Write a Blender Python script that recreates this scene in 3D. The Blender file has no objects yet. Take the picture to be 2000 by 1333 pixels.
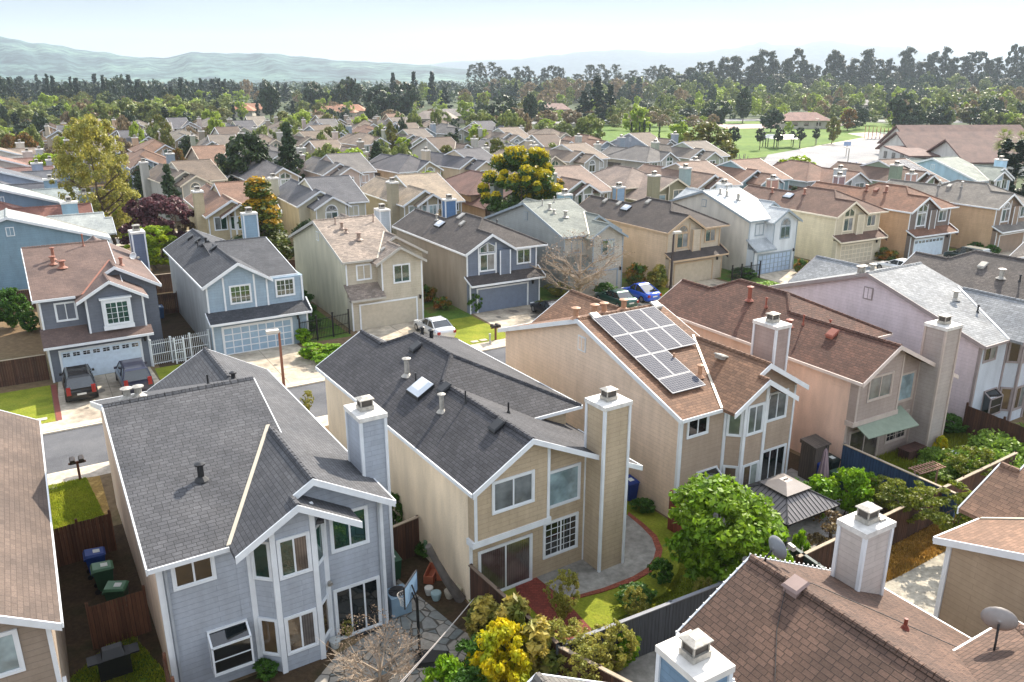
import bpy, math, random
import numpy as np
from mathutils import Vector
R = math.radians
scn = bpy.context.scene
# ---------------- camera, sky, sun, exposure ----------------
CAM_H = 19.5; PITCH = math.atan(516.5/1575.0)
cd = bpy.data.cameras.new('camera'); cam = bpy.data.objects.new('camera', cd)
scn.collection.objects.link(cam); scn.camera = cam
cam.location = (0, 0, CAM_H); cam.rotation_euler = (math.pi/2-PITCH, 0, 0)
cd.sensor_width = 36; cd.lens = 36*1575/2000; cd.clip_start = .5; cd.clip_end = 40000
SUN_AZ = 59.0; SUN_EL = 38.5          # azimuth measured from +X anticlockwise
w = bpy.data.worlds.new('World'); scn.world = w; w.use_nodes = True
nt = w.node_tree; bg = nt.nodes['Background']
sky = nt.nodes.new('ShaderNodeTexSky'); sky.sky_type = 'NISHITA'; sky.sun_disc = False
sky.sun_elevation = R(SUN_EL); sky.sun_rotation = R(90-SUN_AZ)
sky.air_density = 1.0; sky.dust_density = .6; sky.ozone_density = 1.0
hs = nt.nodes.new('ShaderNodeHueSaturation'); hs.inputs['Saturation'].default_value = .32; nt.links.new(sky.outputs[0], hs.inputs['Color'])
# the glare towards the sun is held down to the thin pale haze blue of the day, by height above the horizon
tcw = nt.nodes.new('ShaderNodeTexCoord'); spz = nt.nodes.new('ShaderNodeSeparateXYZ'); nt.links.new(tcw.outputs['Generated'], spz.inputs[0])
cr = nt.nodes.new('ShaderNodeValToRGB'); nt.links.new(spz.outputs['Z'], cr.inputs[0]); ce = cr.color_ramp.elements; ce.new(.12); ce.new(.45)
SKF = 1/(2**1.68*.15)
for e_, (p_, c_) in zip(ce, ((0, (.70, .74, .75)), (.09, (.36, .45, .52)), (.3, (1, 1, 1)), (1, (1, 1, 1)))): e_.position = p_; e_.color = (c_[0], c_[1], c_[2], 1)
pw = nt.nodes.new('ShaderNodeMapRange'); nt.links.new(spz.outputs['Z'], pw.inputs[0]); pw.inputs[1].default_value = .12; pw.inputs[2].default_value = .35; pw.inputs[3].default_value = SKF; pw.inputs[4].default_value = SKF*12
sc_ = nt.nodes.new('ShaderNodeVectorMath'); sc_.operation = 'SCALE'; nt.links.new(pw.outputs[0], sc_.inputs['Scale']); nt.links.new(cr.outputs[0], sc_.inputs[0])
cmap = nt.nodes.new('ShaderNodeMapping'); nt.links.new(tcw.outputs['Generated'], cmap.inputs[0]); cmap.inputs['Scale'].default_value = (2.2, 2.2, 16)
cn = nt.nodes.new('ShaderNodeTexNoise'); nt.links.new(cmap.outputs[0], cn.inputs['Vector']); cn.inputs['Scale'].default_value = 1.6; cn.inputs['Detail'].default_value = 7
cm = nt.nodes.new('ShaderNodeMapRange'); nt.links.new(cn.outputs['Fac'], cm.inputs[0]); cm.inputs[1].default_value = .42; cm.inputs[2].default_value = .68; cm.inputs[3].default_value = SKF*1.0; cm.inputs[4].default_value = SKF*1.28
mx_ = nt.nodes.new('ShaderNodeMath'); mx_.operation = 'MAXIMUM'; nt.links.new(cm.outputs[0], mx_.inputs[0]); nt.links.new(pw.outputs[0], mx_.inputs[1]); nt.links.new(mx_.outputs[0], sc_.inputs['Scale'])
mn = nt.nodes.new('ShaderNodeVectorMath'); mn.operation = 'MINIMUM'; nt.links.new(hs.outputs[0], mn.inputs[0]); nt.links.new(sc_.outputs[0], mn.inputs[1])
nt.links.new(mn.outputs[0], bg.inputs[0]); bg.inputs[1].default_value = .15
sl = bpy.data.lights.new('sun', 'SUN'); sl.energy = 2.9; sl.angle = R(.55); sl.color = (1, .9, .76)
sun = bpy.data.objects.new('sun', sl); scn.collection.objects.link(sun)
sd = Vector((math.cos(R(SUN_AZ))*math.cos(R(SUN_EL)), math.sin(R(SUN_AZ))*math.cos(R(SUN_EL)), math.sin(R(SUN_EL))))
sun.rotation_euler = sd.to_track_quat('Z', 'Y').to_euler()
scn.view_settings.view_transform = 'Standard'; scn.view_settings.look = 'None'
scn.view_settings.exposure = 1.68; scn.view_settings.gamma = 1
scn.cycles.max_bounces = 6; scn.cycles.diffuse_bounces = 3; scn.cycles.transparent_max_bounces = 6
scn.cycles.volume_bounces = 1

C = scn.collection
def at(px, py, z=0.):
    'world ground point (height z) seen in the survey photograph at px,py'
    c, s = math.cos(PITCH), math.sin(PITCH)
    x = (px-1000)/1575.; y = -(py-666.5)/1575.
    d = (x, c+y*s, -s+y*c); t = (z-CAM_H)/d[2]
    return (d[0]*t, d[1]*t)
YAW = 31.; RO = (-11., 21.5); RC, RS = math.cos(R(YAW)), math.sin(R(YAW))
def rw(x, y):   # street-grid coordinates -> world
    return (RO[0]+x*RC-y*RS, RO[1]+x*RS+y*RC)
def wr(X, Y):
    X -= RO[0]; Y -= RO[1]; return (X*RC+Y*RS, -X*RS+Y*RC)

# ---------------- materials ----------------
def lin(c):
    return tuple(((v/12.92) if v <= .04045 else ((v+.055)/1.055)**2.4) for v in c)
def hx(s):
    s = s.lstrip('#'); return lin(tuple(int(s[i:i+2], 16)/255 for i in (0, 2, 4)))
_m = {}
def newmat(name):
    m = bpy.data.materials.new(name); m.use_nodes = True
    return m, m.node_tree, m.node_tree.nodes['Principled BSDF']
def rgba(c, k=1.): return (c[0]*k, c[1]*k, c[2]*k, 1)
def N(nt, t, **kw):
    n = nt.nodes.new(t)
    for k, v in kw.items():
        if isinstance(k, str) and hasattr(n, k): setattr(n, k, v)
    return n
def mixc(nt, fac, a, b, mode='MIX'):
    n = nt.nodes.new('ShaderNodeMix'); n.data_type = 'RGBA'; n.blend_type = mode
    for sock, v in ((n.inputs[0], fac), (n.inputs[6], a), (n.inputs[7], b)):
        if hasattr(v, 'links') or hasattr(v, 'is_linked'): nt.links.new(v, sock)
        else: sock.default_value = v
    return n.outputs[2]
def ramp(nt, src, stops):
    r = nt.nodes.new('ShaderNodeValToRGB'); el = r.color_ramp.elements
    while len(el) < len(stops): el.new(.5)
    for e, (p, c) in zip(el, stops): e.position = p; e.color = c if len(c) == 4 else (*c, 1)
    nt.links.new(src, r.inputs[0]); return r.outputs[0]
def noise(nt, scale, detail=4, vec=None, rough=.55):
    n = nt.nodes.new('ShaderNodeTexNoise'); n.inputs['Scale'].default_value = scale
    n.inputs['Detail'].default_value = detail; n.inputs['Roughness'].default_value = rough
    if vec is not None: nt.links.new(vec, n.inputs['Vector'])
    return n.outputs['Fac']
def bump(nt, b, src, strength=.3, dist=.02):
    n = nt.nodes.new('ShaderNodeBump'); n.inputs['Strength'].default_value = strength; n.inputs['Distance'].default_value = dist
    nt.links.new(src, n.inputs['Height']); nt.links.new(n.outputs[0], b.inputs['Normal'])
def tc(nt, which='Object'): return nt.nodes.new('ShaderNodeTexCoord').outputs[which]

def plain(name, col, rough=.6, metal=0., var=.12, scale=3., spec=.5):
    if name in _m: return _m[name]
    m, nt, b = newmat(name); c = hx(col) if isinstance(col, str) else col
    f = noise(nt, scale, 5, tc(nt))
    col_ = ramp(nt, f, [(.25, rgba(c, 1-var)), (.75, rgba(c, 1+var))])
    nt.links.new(col_, b.inputs['Base Color'])
    b.inputs['Roughness'].default_value = rough; b.inputs['Metallic'].default_value = metal
    b.inputs['Specular IOR Level'].default_value = spec
    _m[name] = m; return m
def shingle(name, col, var=.3, row=.155, wid=.31, joint_shadow=.32):
    if name in _m: return _m[name]
    m, nt, b = newmat(name); c = hx(col)
    uv = tc(nt, 'UV')
    br = nt.nodes.new('ShaderNodeTexBrick'); nt.links.new(uv, br.inputs['Vector'])
    br.offset = .5; br.squash = .8; br.squash_frequency = 3
    for k, v in (('Scale', 1.), ('Brick Width', wid), ('Row Height', row), ('Mortar Size', .013), ('Mortar Smooth', .35), ('Bias', .0)):
        br.inputs[k].default_value = v
    br.inputs['Color1'].default_value = rgba(c, 1-var); br.inputs['Color2'].default_value = rgba(c, 1+var)
    br.inputs['Mortar'].default_value = rgba(c, joint_shadow)  # dark lines: shadow under shingle rows painted into the colour; mortar on brick
    f = noise(nt, .55, 6, tc(nt)); g = noise(nt, 22, 3, tc(nt))
    a = mixc(nt, 1., br.outputs['Color'], ramp(nt, f, [(.3, (.72, .73, .74, 1)), (.7, (1.26, 1.23, 1.18, 1))]), 'MULTIPLY')
    a = mixc(nt, 1., a, ramp(nt, g, [(.3, (.82, .82, .82, 1)), (.7, (1.18, 1.18, 1.18, 1))]), 'MULTIPLY')
    nt.links.new(a, b.inputs['Base Color']); b.inputs['Roughness'].default_value = .82
    b.inputs['Specular IOR Level'].default_value = .35
    h = mixc(nt, .35, br.outputs['Fac'], g); inv = nt.nodes.new('ShaderNodeInvert'); nt.links.new(h, inv.inputs['Color'])
    bump(nt, b, inv.outputs[0], .55, .03)
    _m[name] = m; return m
def siding(name, col, row=.2, wid=2.6, line=.76, var=.03):
    if name in _m: return _m[name]
    m, nt, b = newmat(name); c = hx(col)
    uv = tc(nt, 'UV')
    br = nt.nodes.new('ShaderNodeTexBrick'); nt.links.new(uv, br.inputs['Vector']); br.offset = .37
    for k, v in (('Scale', 1.), ('Brick Width', wid), ('Row Height', row), ('Mortar Size', .009), ('Mortar Smooth', .5), ('Bias', .0)):
        br.inputs[k].default_value = v
    br.inputs['Color1'].default_value = rgba(c, 1-var); br.inputs['Color2'].default_value = rgba(c, 1+var)
    br.inputs['Mortar'].default_value = rgba(c, line)
    mp = nt.nodes.new('ShaderNodeMapping'); nt.links.new(tc(nt), mp.inputs[0]); mp.inputs['Scale'].default_value = (1, 1, .3)
    f = noise(nt, 1.4, 7, mp.outputs[0], .65); g = noise(nt, 7., 4, tc(nt))
    a = mixc(nt, 1., br.outputs['Color'], ramp(nt, f, [(.3, (.84, .83, .81, 1)), (.7, (1.1, 1.1, 1.1, 1))]), 'MULTIPLY')
    a = mixc(nt, 1., a, ramp(nt, g, [(.3, (.95, .95, .95, 1)), (.7, (1.04, 1.04, 1.04, 1))]), 'MULTIPLY')
    nt.links.new(a, b.inputs['Base Color']); b.inputs['Roughness'].default_value = .7
    inv = nt.nodes.new('ShaderNodeInvert'); nt.links.new(br.outputs['Fac'], inv.inputs['Color'])
    bump(nt, b, inv.outputs[0], .5, .02)
    _m[name] = m; return m
def stucco(name, col):
    if name in _m: return _m[name]
    m, nt, b = newmat(name); c = hx(col)
    mp = nt.nodes.new('ShaderNodeMapping'); nt.links.new(tc(nt), mp.inputs[0]); mp.inputs['Scale'].default_value = (1, 1, .25)
    f = noise(nt, 1.3, 6, mp.outputs[0]); g = noise(nt, 14, 4, tc(nt))
    a = mixc(nt, 1., ramp(nt, f, [(.3, rgba(c, .8)), (.7, rgba(c, 1.1))]), ramp(nt, g, [(.3, (.94, .94, .94, 1)), (.7, (1.05, 1.05, 1.05, 1))]), 'MULTIPLY')
    nt.links.new(a, b.inputs['Base Color']); b.inputs['Roughness'].default_value = .9
    bump(nt, b, g, .5, .03)
    _m[name] = m; return m
def ground_mat(name, c1, c2, c3, s1=.35, s2=5., rough=.95, bs=.4):
    if name in _m: return _m[name]
    m, nt, b = newmat(name)
    f = noise(nt, s1, 8, tc(nt), .6); g = noise(nt, s2, 6, tc(nt), .65)
    a = ramp(nt, f, [(.32, rgba(hx(c1))), (.5, rgba(hx(c2))), (.68, rgba(hx(c3)))])
    a = mixc(nt, 1., a, ramp(nt, g, [(.3, (.68, .68, .68, 1)), (.7, (1.3, 1.3, 1.3, 1))]), 'MULTIPLY')
    nt.links.new(a, b.inputs['Base Color']); b.inputs['Roughness'].default_value = rough
    b.inputs['Specular IOR Level'].default_value = .2
    bump(nt, b, g, bs, .05)
    _m[name] = m; return m
def leafmat(name, col, col2=None, var=.35, trans=.35):
    if name in _m: return _m[name]
    m, nt, b = newmat(name); c = hx(col); c2 = hx(col2) if col2 else c
    geo = nt.nodes.new('ShaderNodeNewGeometry')
    f = noise(nt, .9, 3, tc(nt))
    a = mixc(nt, ramp(nt, f, [(.4, (0, 0, 0, 1)), (.6, (1, 1, 1, 1))]), rgba(c), rgba(c2))
    v = ramp(nt, geo.outputs['Random Per Island'], [(0, (1-var, 1-var, 1-var, 1)), (1, (1+var, 1+var, 1+var, 1))])
    a = mixc(nt, 1., a, v, 'MULTIPLY')
    nt.links.new(a, b.inputs['Base Color']); b.inputs['Roughness'].default_value = .5
    b.inputs['Specular IOR Level'].default_value = .3
    tr = nt.nodes.new('ShaderNodeBsdfTranslucent'); nt.links.new(a, tr.inputs[0])
    mx = nt.nodes.new('ShaderNodeMixShader'); mx.inputs[0].default_value = trans
    nt.links.new(b.outputs[0], mx.inputs[1]); nt.links.new(tr.outputs[0], mx.inputs[2])
    nt.links.new(mx.outputs[0], nt.nodes['Material Output'].inputs[0])
    _m[name] = m; return m
def glass(name, col, rough=.04, stripes=0):
    if name in _m: return _m[name]
    m, nt, b = newmat(name); c = hx(col)
    f = noise(nt, 1.1, 3, tc(nt)); a = ramp(nt, f, [(.35, rgba(c, .55)), (.65, rgba(c, 1.35))])
    if stripes:
        wv = nt.nodes.new('ShaderNodeTexWave'); nt.links.new(tc(nt, 'UV'), wv.inputs[0]); wv.inputs['Scale'].default_value = stripes
        wv.bands_direction = 'X'
        a = mixc(nt, 1., a, ramp(nt, wv.outputs['Fac'], [(0, (.6, .6, .6, 1)), (1, (1.1, 1.1, 1.1, 1))]), 'MULTIPLY')
    nt.links.new(a, b.inputs['Base Color']); b.inputs['Roughness'].default_value = rough
    b.inputs['Specular IOR Level'].default_value = 1.; b.inputs['IOR'].default_value = 1.6
    _m[name] = m; return m
def wood(name, col, row=.14, var=.3):
    if name in _m: return _m[name]
    m, nt, b = newmat(name); c = hx(col)
    mp = nt.nodes.new('ShaderNodeMapping'); nt.links.new(tc(nt, 'UV'), mp.inputs[0])
    mp.inputs['Rotation'].default_value = (0, 0, math.pi/2)
    br = nt.nodes.new('ShaderNodeTexBrick'); nt.links.new(mp.outputs[0], br.inputs['Vector']); br.offset = 0
    for k, v in (('Scale', 1.), ('Brick Width', 6.), ('Row Height', row), ('Mortar Size', .008), ('Mortar Smooth', .3), ('Bias', .0)):
        br.inputs[k].default_value = v
    br.inputs['Color1'].default_value = rgba(c, 1-var); br.inputs['Color2'].default_value = rgba(c, 1+var)
    br.inputs['Mortar'].default_value = rgba(c, .25)
    mp2 = nt.nodes.new('ShaderNodeMapping'); nt.links.new(tc(nt, 'UV'), mp2.inputs[0]); mp2.inputs['Scale'].default_value = (14, 1, 1)
    g = noise(nt, 1.5, 5, mp2.outputs[0])
    a = mixc(nt, 1., br.outputs['Color'], ramp(nt, g, [(.3, (.7, .7, .7, 1)), (.7, (1.25, 1.22, 1.2, 1))]), 'MULTIPLY')
    nt.links.new(a, b.inputs['Base Color']); b.inputs['Roughness'].default_value = .85
    _m[name] = m; return m

WHITE = plain('white_trim_paint', '#d6dadd', .5, var=.1, scale=1.6)
CAPW = plain('weathered_cap_paint', '#cfccc6', .6, var=.32, scale=2.6)
CREAM = plain('cream_trim_paint', '#d8cdb8', .5, var=.05)
METAL = plain('galvanised_metal', '#a09c94', .5, .35, .3, 9)
DKMETAL = plain('dark_metal', '#2a2b2d', .45, .3)
BLACKM = plain('black_paint', '#101112', .5)
CONC = ground_mat('driveway_concrete', '#8f8476', '#b3a896', '#c6bba8', .45, 1.5, .9, .05)
G_DARK = glass('dark_window_glass', '#141a1c'); G_GREEN = glass('green_tinted_glass', '#27453c')
G_BLIND = glass('glass_over_grey_blind', '#6f7475', .12, 0); G_SKY = glass('pale_blue_shaded_glass', '#8da3a9', .1)
G_CURT = glass('glass_over_curtain', '#5b5450', .1, 3.5); G_WARM = glass('glass_painted_warm_reflection', '#5a4a38')  # G_WARM: the warm reflection is painted into the base colour

G_SKY2 = glass('pane_with_pale_blind', '#8a9490', .1); WR = random.Random(5)
# ---------------- mesh builder ----------------
FL = {'mx': False, 'my': False, 'W': 7.5, 'L': 15.}
class MB:
    def __init__(s): s.v = []; s.f = []; s.mi = []; s.cur = 0
    def p(s, q):
        x, y, z = q
        if FL['mx']: x = FL['W']-x
        if FL['my']: y = FL['L']-y
        s.v.append((x, y, z)); return len(s.v)-1
    def face(s, pts): s.f.append([s.p(q) for q in pts]); s.mi.append(s.cur)
    def ids(s, ix): s.f.append(ix); s.mi.append(s.cur)
    def hexa(s, P):   # 8 points, bottom ring then top ring
        i = [s.p(q) for q in P]
        for a in ((0, 3, 2, 1), (4, 5, 6, 7), (0, 1, 5, 4), (1, 2, 6, 5), (2, 3, 7, 6), (3, 0, 4, 7)): s.ids([i[k] for k in a])
    def box(s, x0, x1, y0, y1, z0, z1):
        s.hexa([(x0, y0, z0), (x1, y0, z0), (x1, y1, z0), (x0, y1, z0), (x0, y0, z1), (x1, y0, z1), (x1, y1, z1), (x0, y1, z1)])
    def bb(s, O, t, a0, a1, z0, z1, d0, d1):   # box on a wall: along t, outward d
        n = (t[1], -t[0])
        def q(a, d, z): return (O[0]+t[0]*a+n[0]*d, O[1]+t[1]*a+n[1]*d, z)
        s.hexa([q(a0, d1, z0), q(a1, d1, z0), q(a1, d0, z0), q(a0, d0, z0), q(a0, d1, z1), q(a1, d1, z1), q(a1, d0, z1), q(a0, d0, z1)])
    def prism(s, bot, top):   # rings of equal length
        n = len(bot); b = [s.p(q) for q in bot]; t = [s.p(q) for q in top]
        s.ids(b[::-1]); s.ids(t)
        for k in range(n): s.ids([b[k], b[(k+1) % n], t[(k+1) % n], t[k]])
    def slab(s, poly, th=.14):
        s.prism([(x, y, z-th) for x, y, z in poly], poly)
    def beam(s, p, q, w=.05, h=.2, up=0.):   # board whose top edge runs p->q
        p = Vector(p); q = Vector(q); d = q-p; n = Vector((d.y, -d.x, 0))
        n = n.normalized()*(w/2) if n.length > 1e-6 else Vector((w/2, 0, 0))
        z = Vector((0, 0, 1)); a = p+z*up; b = q+z*up
        s.hexa([tuple(v) for v in (a-n-z*h, a+n-z*h, b+n-z*h, b-n-z*h, a-n, a+n, b+n, b-n)])
    def tube(s, pts, r, n=7, cap=True):
        rings = []; pts = [Vector(p) for p in pts]
        rr = r if isinstance(r, (list, tuple)) else [r]*len(pts)
        for k, p in enumerate(pts):
            d = (pts[min(k+1, len(pts)-1)]-pts[max(k-1, 0)]).normalized()
            a = d.orthogonal().normalized() if abs(d.z) < .95 else Vector((1, 0, 0)); a = (a-d*a.dot(d)).normalized(); b = d.cross(a)
            rings.append([s.p(tuple(p+(a*math.cos(2*math.pi*j/n)+b*math.sin(2*math.pi*j/n))*rr[k])) for j in range(n)])
        for k in range(len(rings)-1):
            for j in range(n): s.ids([rings[k][j], rings[k][(j+1) % n], rings[k+1][(j+1) % n], rings[k+1][j]])
        if cap: s.ids(rings[0][::-1]); s.ids(rings[-1])
    def build(s, name, mat, parent=None, smooth=False, loc=None, rz=0.):
        me = bpy.data.meshes.new(name); me.from_pydata(s.v, [], s.f)
        for m in (mat if isinstance(mat, (list, tuple)) else [mat]): me.materials.append(m)
        if any(s.mi): me.polygons.foreach_set('material_index', s.mi)
        if smooth: me.polygons.foreach_set('use_smooth', [True]*len(me.polygons))
        uvl = me.uv_layers.new(name='UVMap'); data = np.zeros(len(me.loops)*2)
        co = s.v; k = 0
        for pl in me.polygons:
            n = pl.normal
            if abs(n.z) > .999 or n.length < .5: t = Vector((1, 0, 0)); b = Vector((0, 1, 0))
            else:
                t = Vector((-n.y, n.x, 0)).normalized(); b = n.cross(t)
                if b.z < 0: b = -b
            for vi in pl.vertices:
                c = co[vi]; data[2*k] = c[0]*t[0]+c[1]*t[1]; data[2*k+1] = c[0]*b[0]+c[1]*b[1]+c[2]*b[2]; k += 1
        uvl.data.foreach_set('uv', data)
        o = bpy.data.objects.new(name, me); C.objects.link(o)
        if parent: o.parent = parent
        if loc: o.location = loc; o.rotation_euler = (0, 0, R(rz))
        return o
def tag(o, label, cat, group=None, kind=None):
    if label: o['label'] = label
    if cat: o['category'] = cat
    if group: o['group'] = group
    if kind: o['kind'] = kind
    return o
def thing(name, label, cat, loc, rz=0., group=None):
    o = bpy.data.objects.new(name, None); C.objects.link(o); o.empty_display_size = .1
    o.location = (loc[0], loc[1], loc[2] if len(loc) > 2 else 0); o.rotation_euler = (0, 0, R(rz))
    return tag(o, label, cat, group)
def struct(name, mb, mat, z=0.):
    o = mb.build(name, mat); o['kind'] = 'structure'; o.location.z = z; return o
def dup(root, loc, rz, sc=1., label=None, group=None):
    r = root.copy(); C.objects.link(r); r.location = (loc[0], loc[1], loc[2] if len(loc) > 2 else 0); r.rotation_euler = (0, 0, R(rz))
    r.scale = sc if isinstance(sc, tuple) else (sc, sc, sc)
    if label: r['label'] = label
    if group: r['group'] = group
    for ch in list(root.children):
        c = ch.copy(); C.objects.link(c); c.parent = r
        for g in ch.children:
            d = g.copy(); C.objects.link(d); d.parent = c
    return r

# ---------------- house parts ----------------
X = (1, 0)
def window(root, O, t, a0, a1, z0, z1, gl=None, trim=WHITE, mull=1, rows=1, tw=.085, name='window', d=.0, gl2=None, nocase=False):
    'a window on the wall plane through O along t; casing, sash and one pane'
    gl = gl or G_DARK; m = MB()
    if not nocase:
        m.bb(O, t, a0-tw, a1+tw, z1, z1+tw, d-.02, d+.05); m.bb(O, t, a0-tw, a1+tw, z0-tw, z0, d-.02, d+.055)
        m.bb(O, t, a0-tw, a0, z0, z1, d-.02, d+.05); m.bb(O, t, a1, a1+tw, z0, z1, d-.02, d+.05)
    s = .045
    m.bb(O, t, a0, a0+s, z0, z1, d-.01, d+.03); m.bb(O, t, a1-s, a1, z0, z1, d-.01, d+.03)
    m.bb(O, t, a0+s, a1-s, z0, z0+s, d-.01, d+.03); m.bb(O, t, a0+s, a1-s, z1-s, z1, d-.01, d+.03)
    for k in range(1, mull+1):
        c = a0+(a1-a0)*k/(mull+1); m.bb(O, t, c-.03, c+.03, z0+s, z1-s, d-.01, d+.034)
    if rows > 1:
        nc = rows if rows < 6 else 4
        for k in range(1, rows+1):
            c = z0+(z1-z0)*k/(rows+1); m.bb(O, t, a0+s, a1-s, c-.012, c+.012, d+.0, d+.024)
        cols = max(4, int((a1-a0)/.3))
        for k in range(1, cols):
            c = a0+(a1-a0)*k/cols; m.bb(O, t, c-.012, c+.012, z0+s, z1-s, d+.0, d+.022)
    w_ = m.build(name, trim, root)
    g = MB(); g.bb(O, t, a0+.01, a1-.01, z0+.01, z1-.01, d-.03, d+.012); g.build('pane', gl, w_)
    if gl2 is None and mull == 1 and rows == 1 and name == 'window' and gl is not G_BLIND: gl2 = (None, G_BLIND, G_CURT, G_SKY2, None)[WR.randrange(5)]
    if gl2:
        g = MB(); g.bb(O, t, (a0+a1)/2, a1-.01, z0+.01, z1-.01, d-.03, d+.016); g.build('pane', gl2, w_)
    return w_
def vboard(m, O, t, a, z0, z1, w_=.12, d=.0, th=.035): m.bb(O, t, a-w_/2, a+w_/2, z0, z1, d-.02, d+th)
def pipe(root, x, y, z, h=.5, r=.06, mat=None, cap=True, name='vent_pipe', cone=True):
    m = MB(); m.tube([(x, y, z-.1), (x, y, z+h)], r, 9)
    if cone: m.tube([(x, y, z-.02), (x, y, z+.12)], [r*2.4, r*1.05], 9)
    if cap: m.tube([(x, y, z+h), (x, y, z+h+.05), (x, y, z+h+.1)], [r*1.7, r*1.8, r*.5], 9)
    return m.build(name, mat or DKMETAL, root)
def boxvent(root, x, y, z, sx=0., sy=0., mat=None, s=.22):
    m = MB()
    def q(a, b, h): return (x+a, y+b, z+a*sx+b*sy+h)
    m.hexa([q(-s, -s, -.03), q(s, -s, -.03), q(s, s, -.03), q(-s, s, -.03), q(-s, -s, .15), q(s, -s, .15), q(s, s, .15), q(-s, s, .15)])
    t = s*1.25
    m.hexa([q(-t, -t, .15), q(t, -t, .15), q(t, t, .15), q(-t, t, .15), q(-t*.8, -t*.8, .21), q(t*.8, -t*.8, .21), q(t*.8, t*.8, .21), q(-t*.8, t*.8, .21)])
    return m.build('roof_vent', mat or DKMETAL, root)
def skylight(root, x, y, z, sx=0., sy=0., a=.4, b=.6):
    def q(u, v, h): return (x+u, y+v, z+u*sx+v*sy+h)
    m = MB(); m.hexa([q(-a, -b, -.05), q(a, -b, -.05), q(a, b, -.05), q(-a, b, -.05), q(-a, -b, .16), q(a, -b, .16), q(a, b, .16), q(-a, b, .16)])
    o = m.build('skylight', DKMETAL, root)
    g = MB(); c = .8
    g.hexa([q(-a*.94, -b*.94, .16), q(a*.94, -b*.94, .16), q(a*.94, b*.94, .16), q(-a*.94, b*.94, .16),
            q(-a*.6, -b*.6, .3), q(a*.6, -b*.6, .3), q(a*.6, b*.6, .3), q(-a*.6, b*.6, .3)])
    g.build('pane', plain('skylight_dome', '#c9cfd6', .12, var=.05), o); return o
def chimney(root, x0, x1, y0, y1, z0, z1, mat, trim=WHITE, detail=True, capmat=None):
    m = MB(); m.box(x0, x1, y0, y1, z0, z1); ch = m.build('chimney', mat, root)
    t = MB()
    if detail:
        for (cx, cy) in ((x0, y0), (x1, y0), (x1, y1), (x0, y1)): t.box(cx-.055, cx+.055, cy-.055, cy+.055, z0, z1-.12)
        t.build('trim', trim, ch)
        t = MB()
    t.box(x0-.08, x1+.08, y0-.08, y1+.08, z1-.12, z1+.05); t.build('chimney_cap', capmat or CAPW, ch)
    cx, cy = (x0+x1)/2, (y0+y1)/2; s = MB()
    s.box(cx-.27, cx+.27, cy-.23, cy+.23, z1+.06, z1+.22)
    for dx in (-.24, .2):
        for dy in (-.2, .16): s.box(cx+dx, cx+dx+.04, cy+dy, cy+dy+.04, z1+.2, z1+.46)
    s.cur = 1; s.box(cx-.21, cx+.21, cy-.17, cy+.17, z1+.2, z1+.45); s.cur = 0
    s.box(cx-.29, cx+.29, cy-.25, cy+.25, z1+.46, z1+.49); s.hexa([(cx-.29, cy-.25, z1+.49), (cx+.29, cy-.25, z1+.49), (cx+.29, cy+.25, z1+.49), (cx-.29, cy+.25, z1+.49), (cx-.12, cy-.1, z1+.56), (cx+.12, cy-.1, z1+.56), (cx+.12, cy+.1, z1+.56), (cx-.12, cy+.1, z1+.56)])
    s.build('spark_arrestor', [METAL, plain('soot_mesh', '#4a443e', .7)], ch); return ch
def garage(root, a0, a1, z1, y, style, mat, trim=WHITE, T=X):
    O = (0, y); m = MB()
    m.bb(O, T, a0, a1, .02, z1, -.05, .012)
    nr = 4
    for k in range(nr):
        h0 = .03+(z1-.03)*k/nr; h1 = .03+(z1-.03)*(k+1)/nr
        nc = 8
        for j in range(nc):
            c0 = a0+(a1-a0)*j/nc; c1 = a0+(a1-a0)*(j+1)/nc
            if style == 'plain': continue
            if style == 'grid':
                continue
            if style == 'lites' and k == nr-1: continue
            m.bb(O, T, c0+.08, c1-.08, h0+.1, h1-.1, -.0, .02)
        m.bb(O, T, a0, a1, h0-.008, h0+.008, -.0, .018)
    g = m.build('garage_door', mat, root)
    if style == 'lites':
        q = MB(); h0 = z1*.75
        for j in range(8):
            c0 = a0+(a1-a0)*j/8; c1 = a0+(a1-a0)*(j+1)/8
            q.bb(O, T, c0+.1, c1-.1, h0+.12, z1-.14, -.0, .018)
        q.build('pane', G_DARK, g)
        q = MB()
        for j in range(8):
            c0 = a0+(a1-a0)*(j+.5)/8; q.bb(O, T, c0-.012, c0+.012, h0+.12, z1-.14, 0, .024)
        q.bb(O, T, a0+.1, a1-.1, h0+.24, h0+.262, 0, .023); q.build('muntin', trim, g)
    if style == 'grid':
        q = MB()
        for k in range(5):
            z = .04+(z1-.06)*k/4; q.bb(O, T, a0, a1, z-.035, z+.035, -.0, .035)
        for j in range(9):
            c = a0+(a1-a0)*j/8; q.bb(O, T, c-.035, c+.035, .04, z1-.02, -.0, .038)
        q.build('door_grid', trim, g)
    t = MB()
    t.bb(O, T, a0-.13, a0, 0, z1+.13, -.03, .06); t.bb(O, T, a1, a1+.13, 0, z1+.13, -.03, .06); t.bb(O, T, a0, a1, z1, z1+.13, -.03, .06)
    t.build('garage_frame', trim, root)
def coachlight(root, x, y, z):
    m = MB(); m.box(x-.06, x+.06, y-.2, y-.06, z-.15, z+.1); m.box(x-.03, x+.03, y-.12, y, z+.1, z+.16); m.box(x-.08, x+.08, y-.22, y-.04, z+.1, z+.13)
    m.build('wall_lamp', BLACKM, root)
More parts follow.
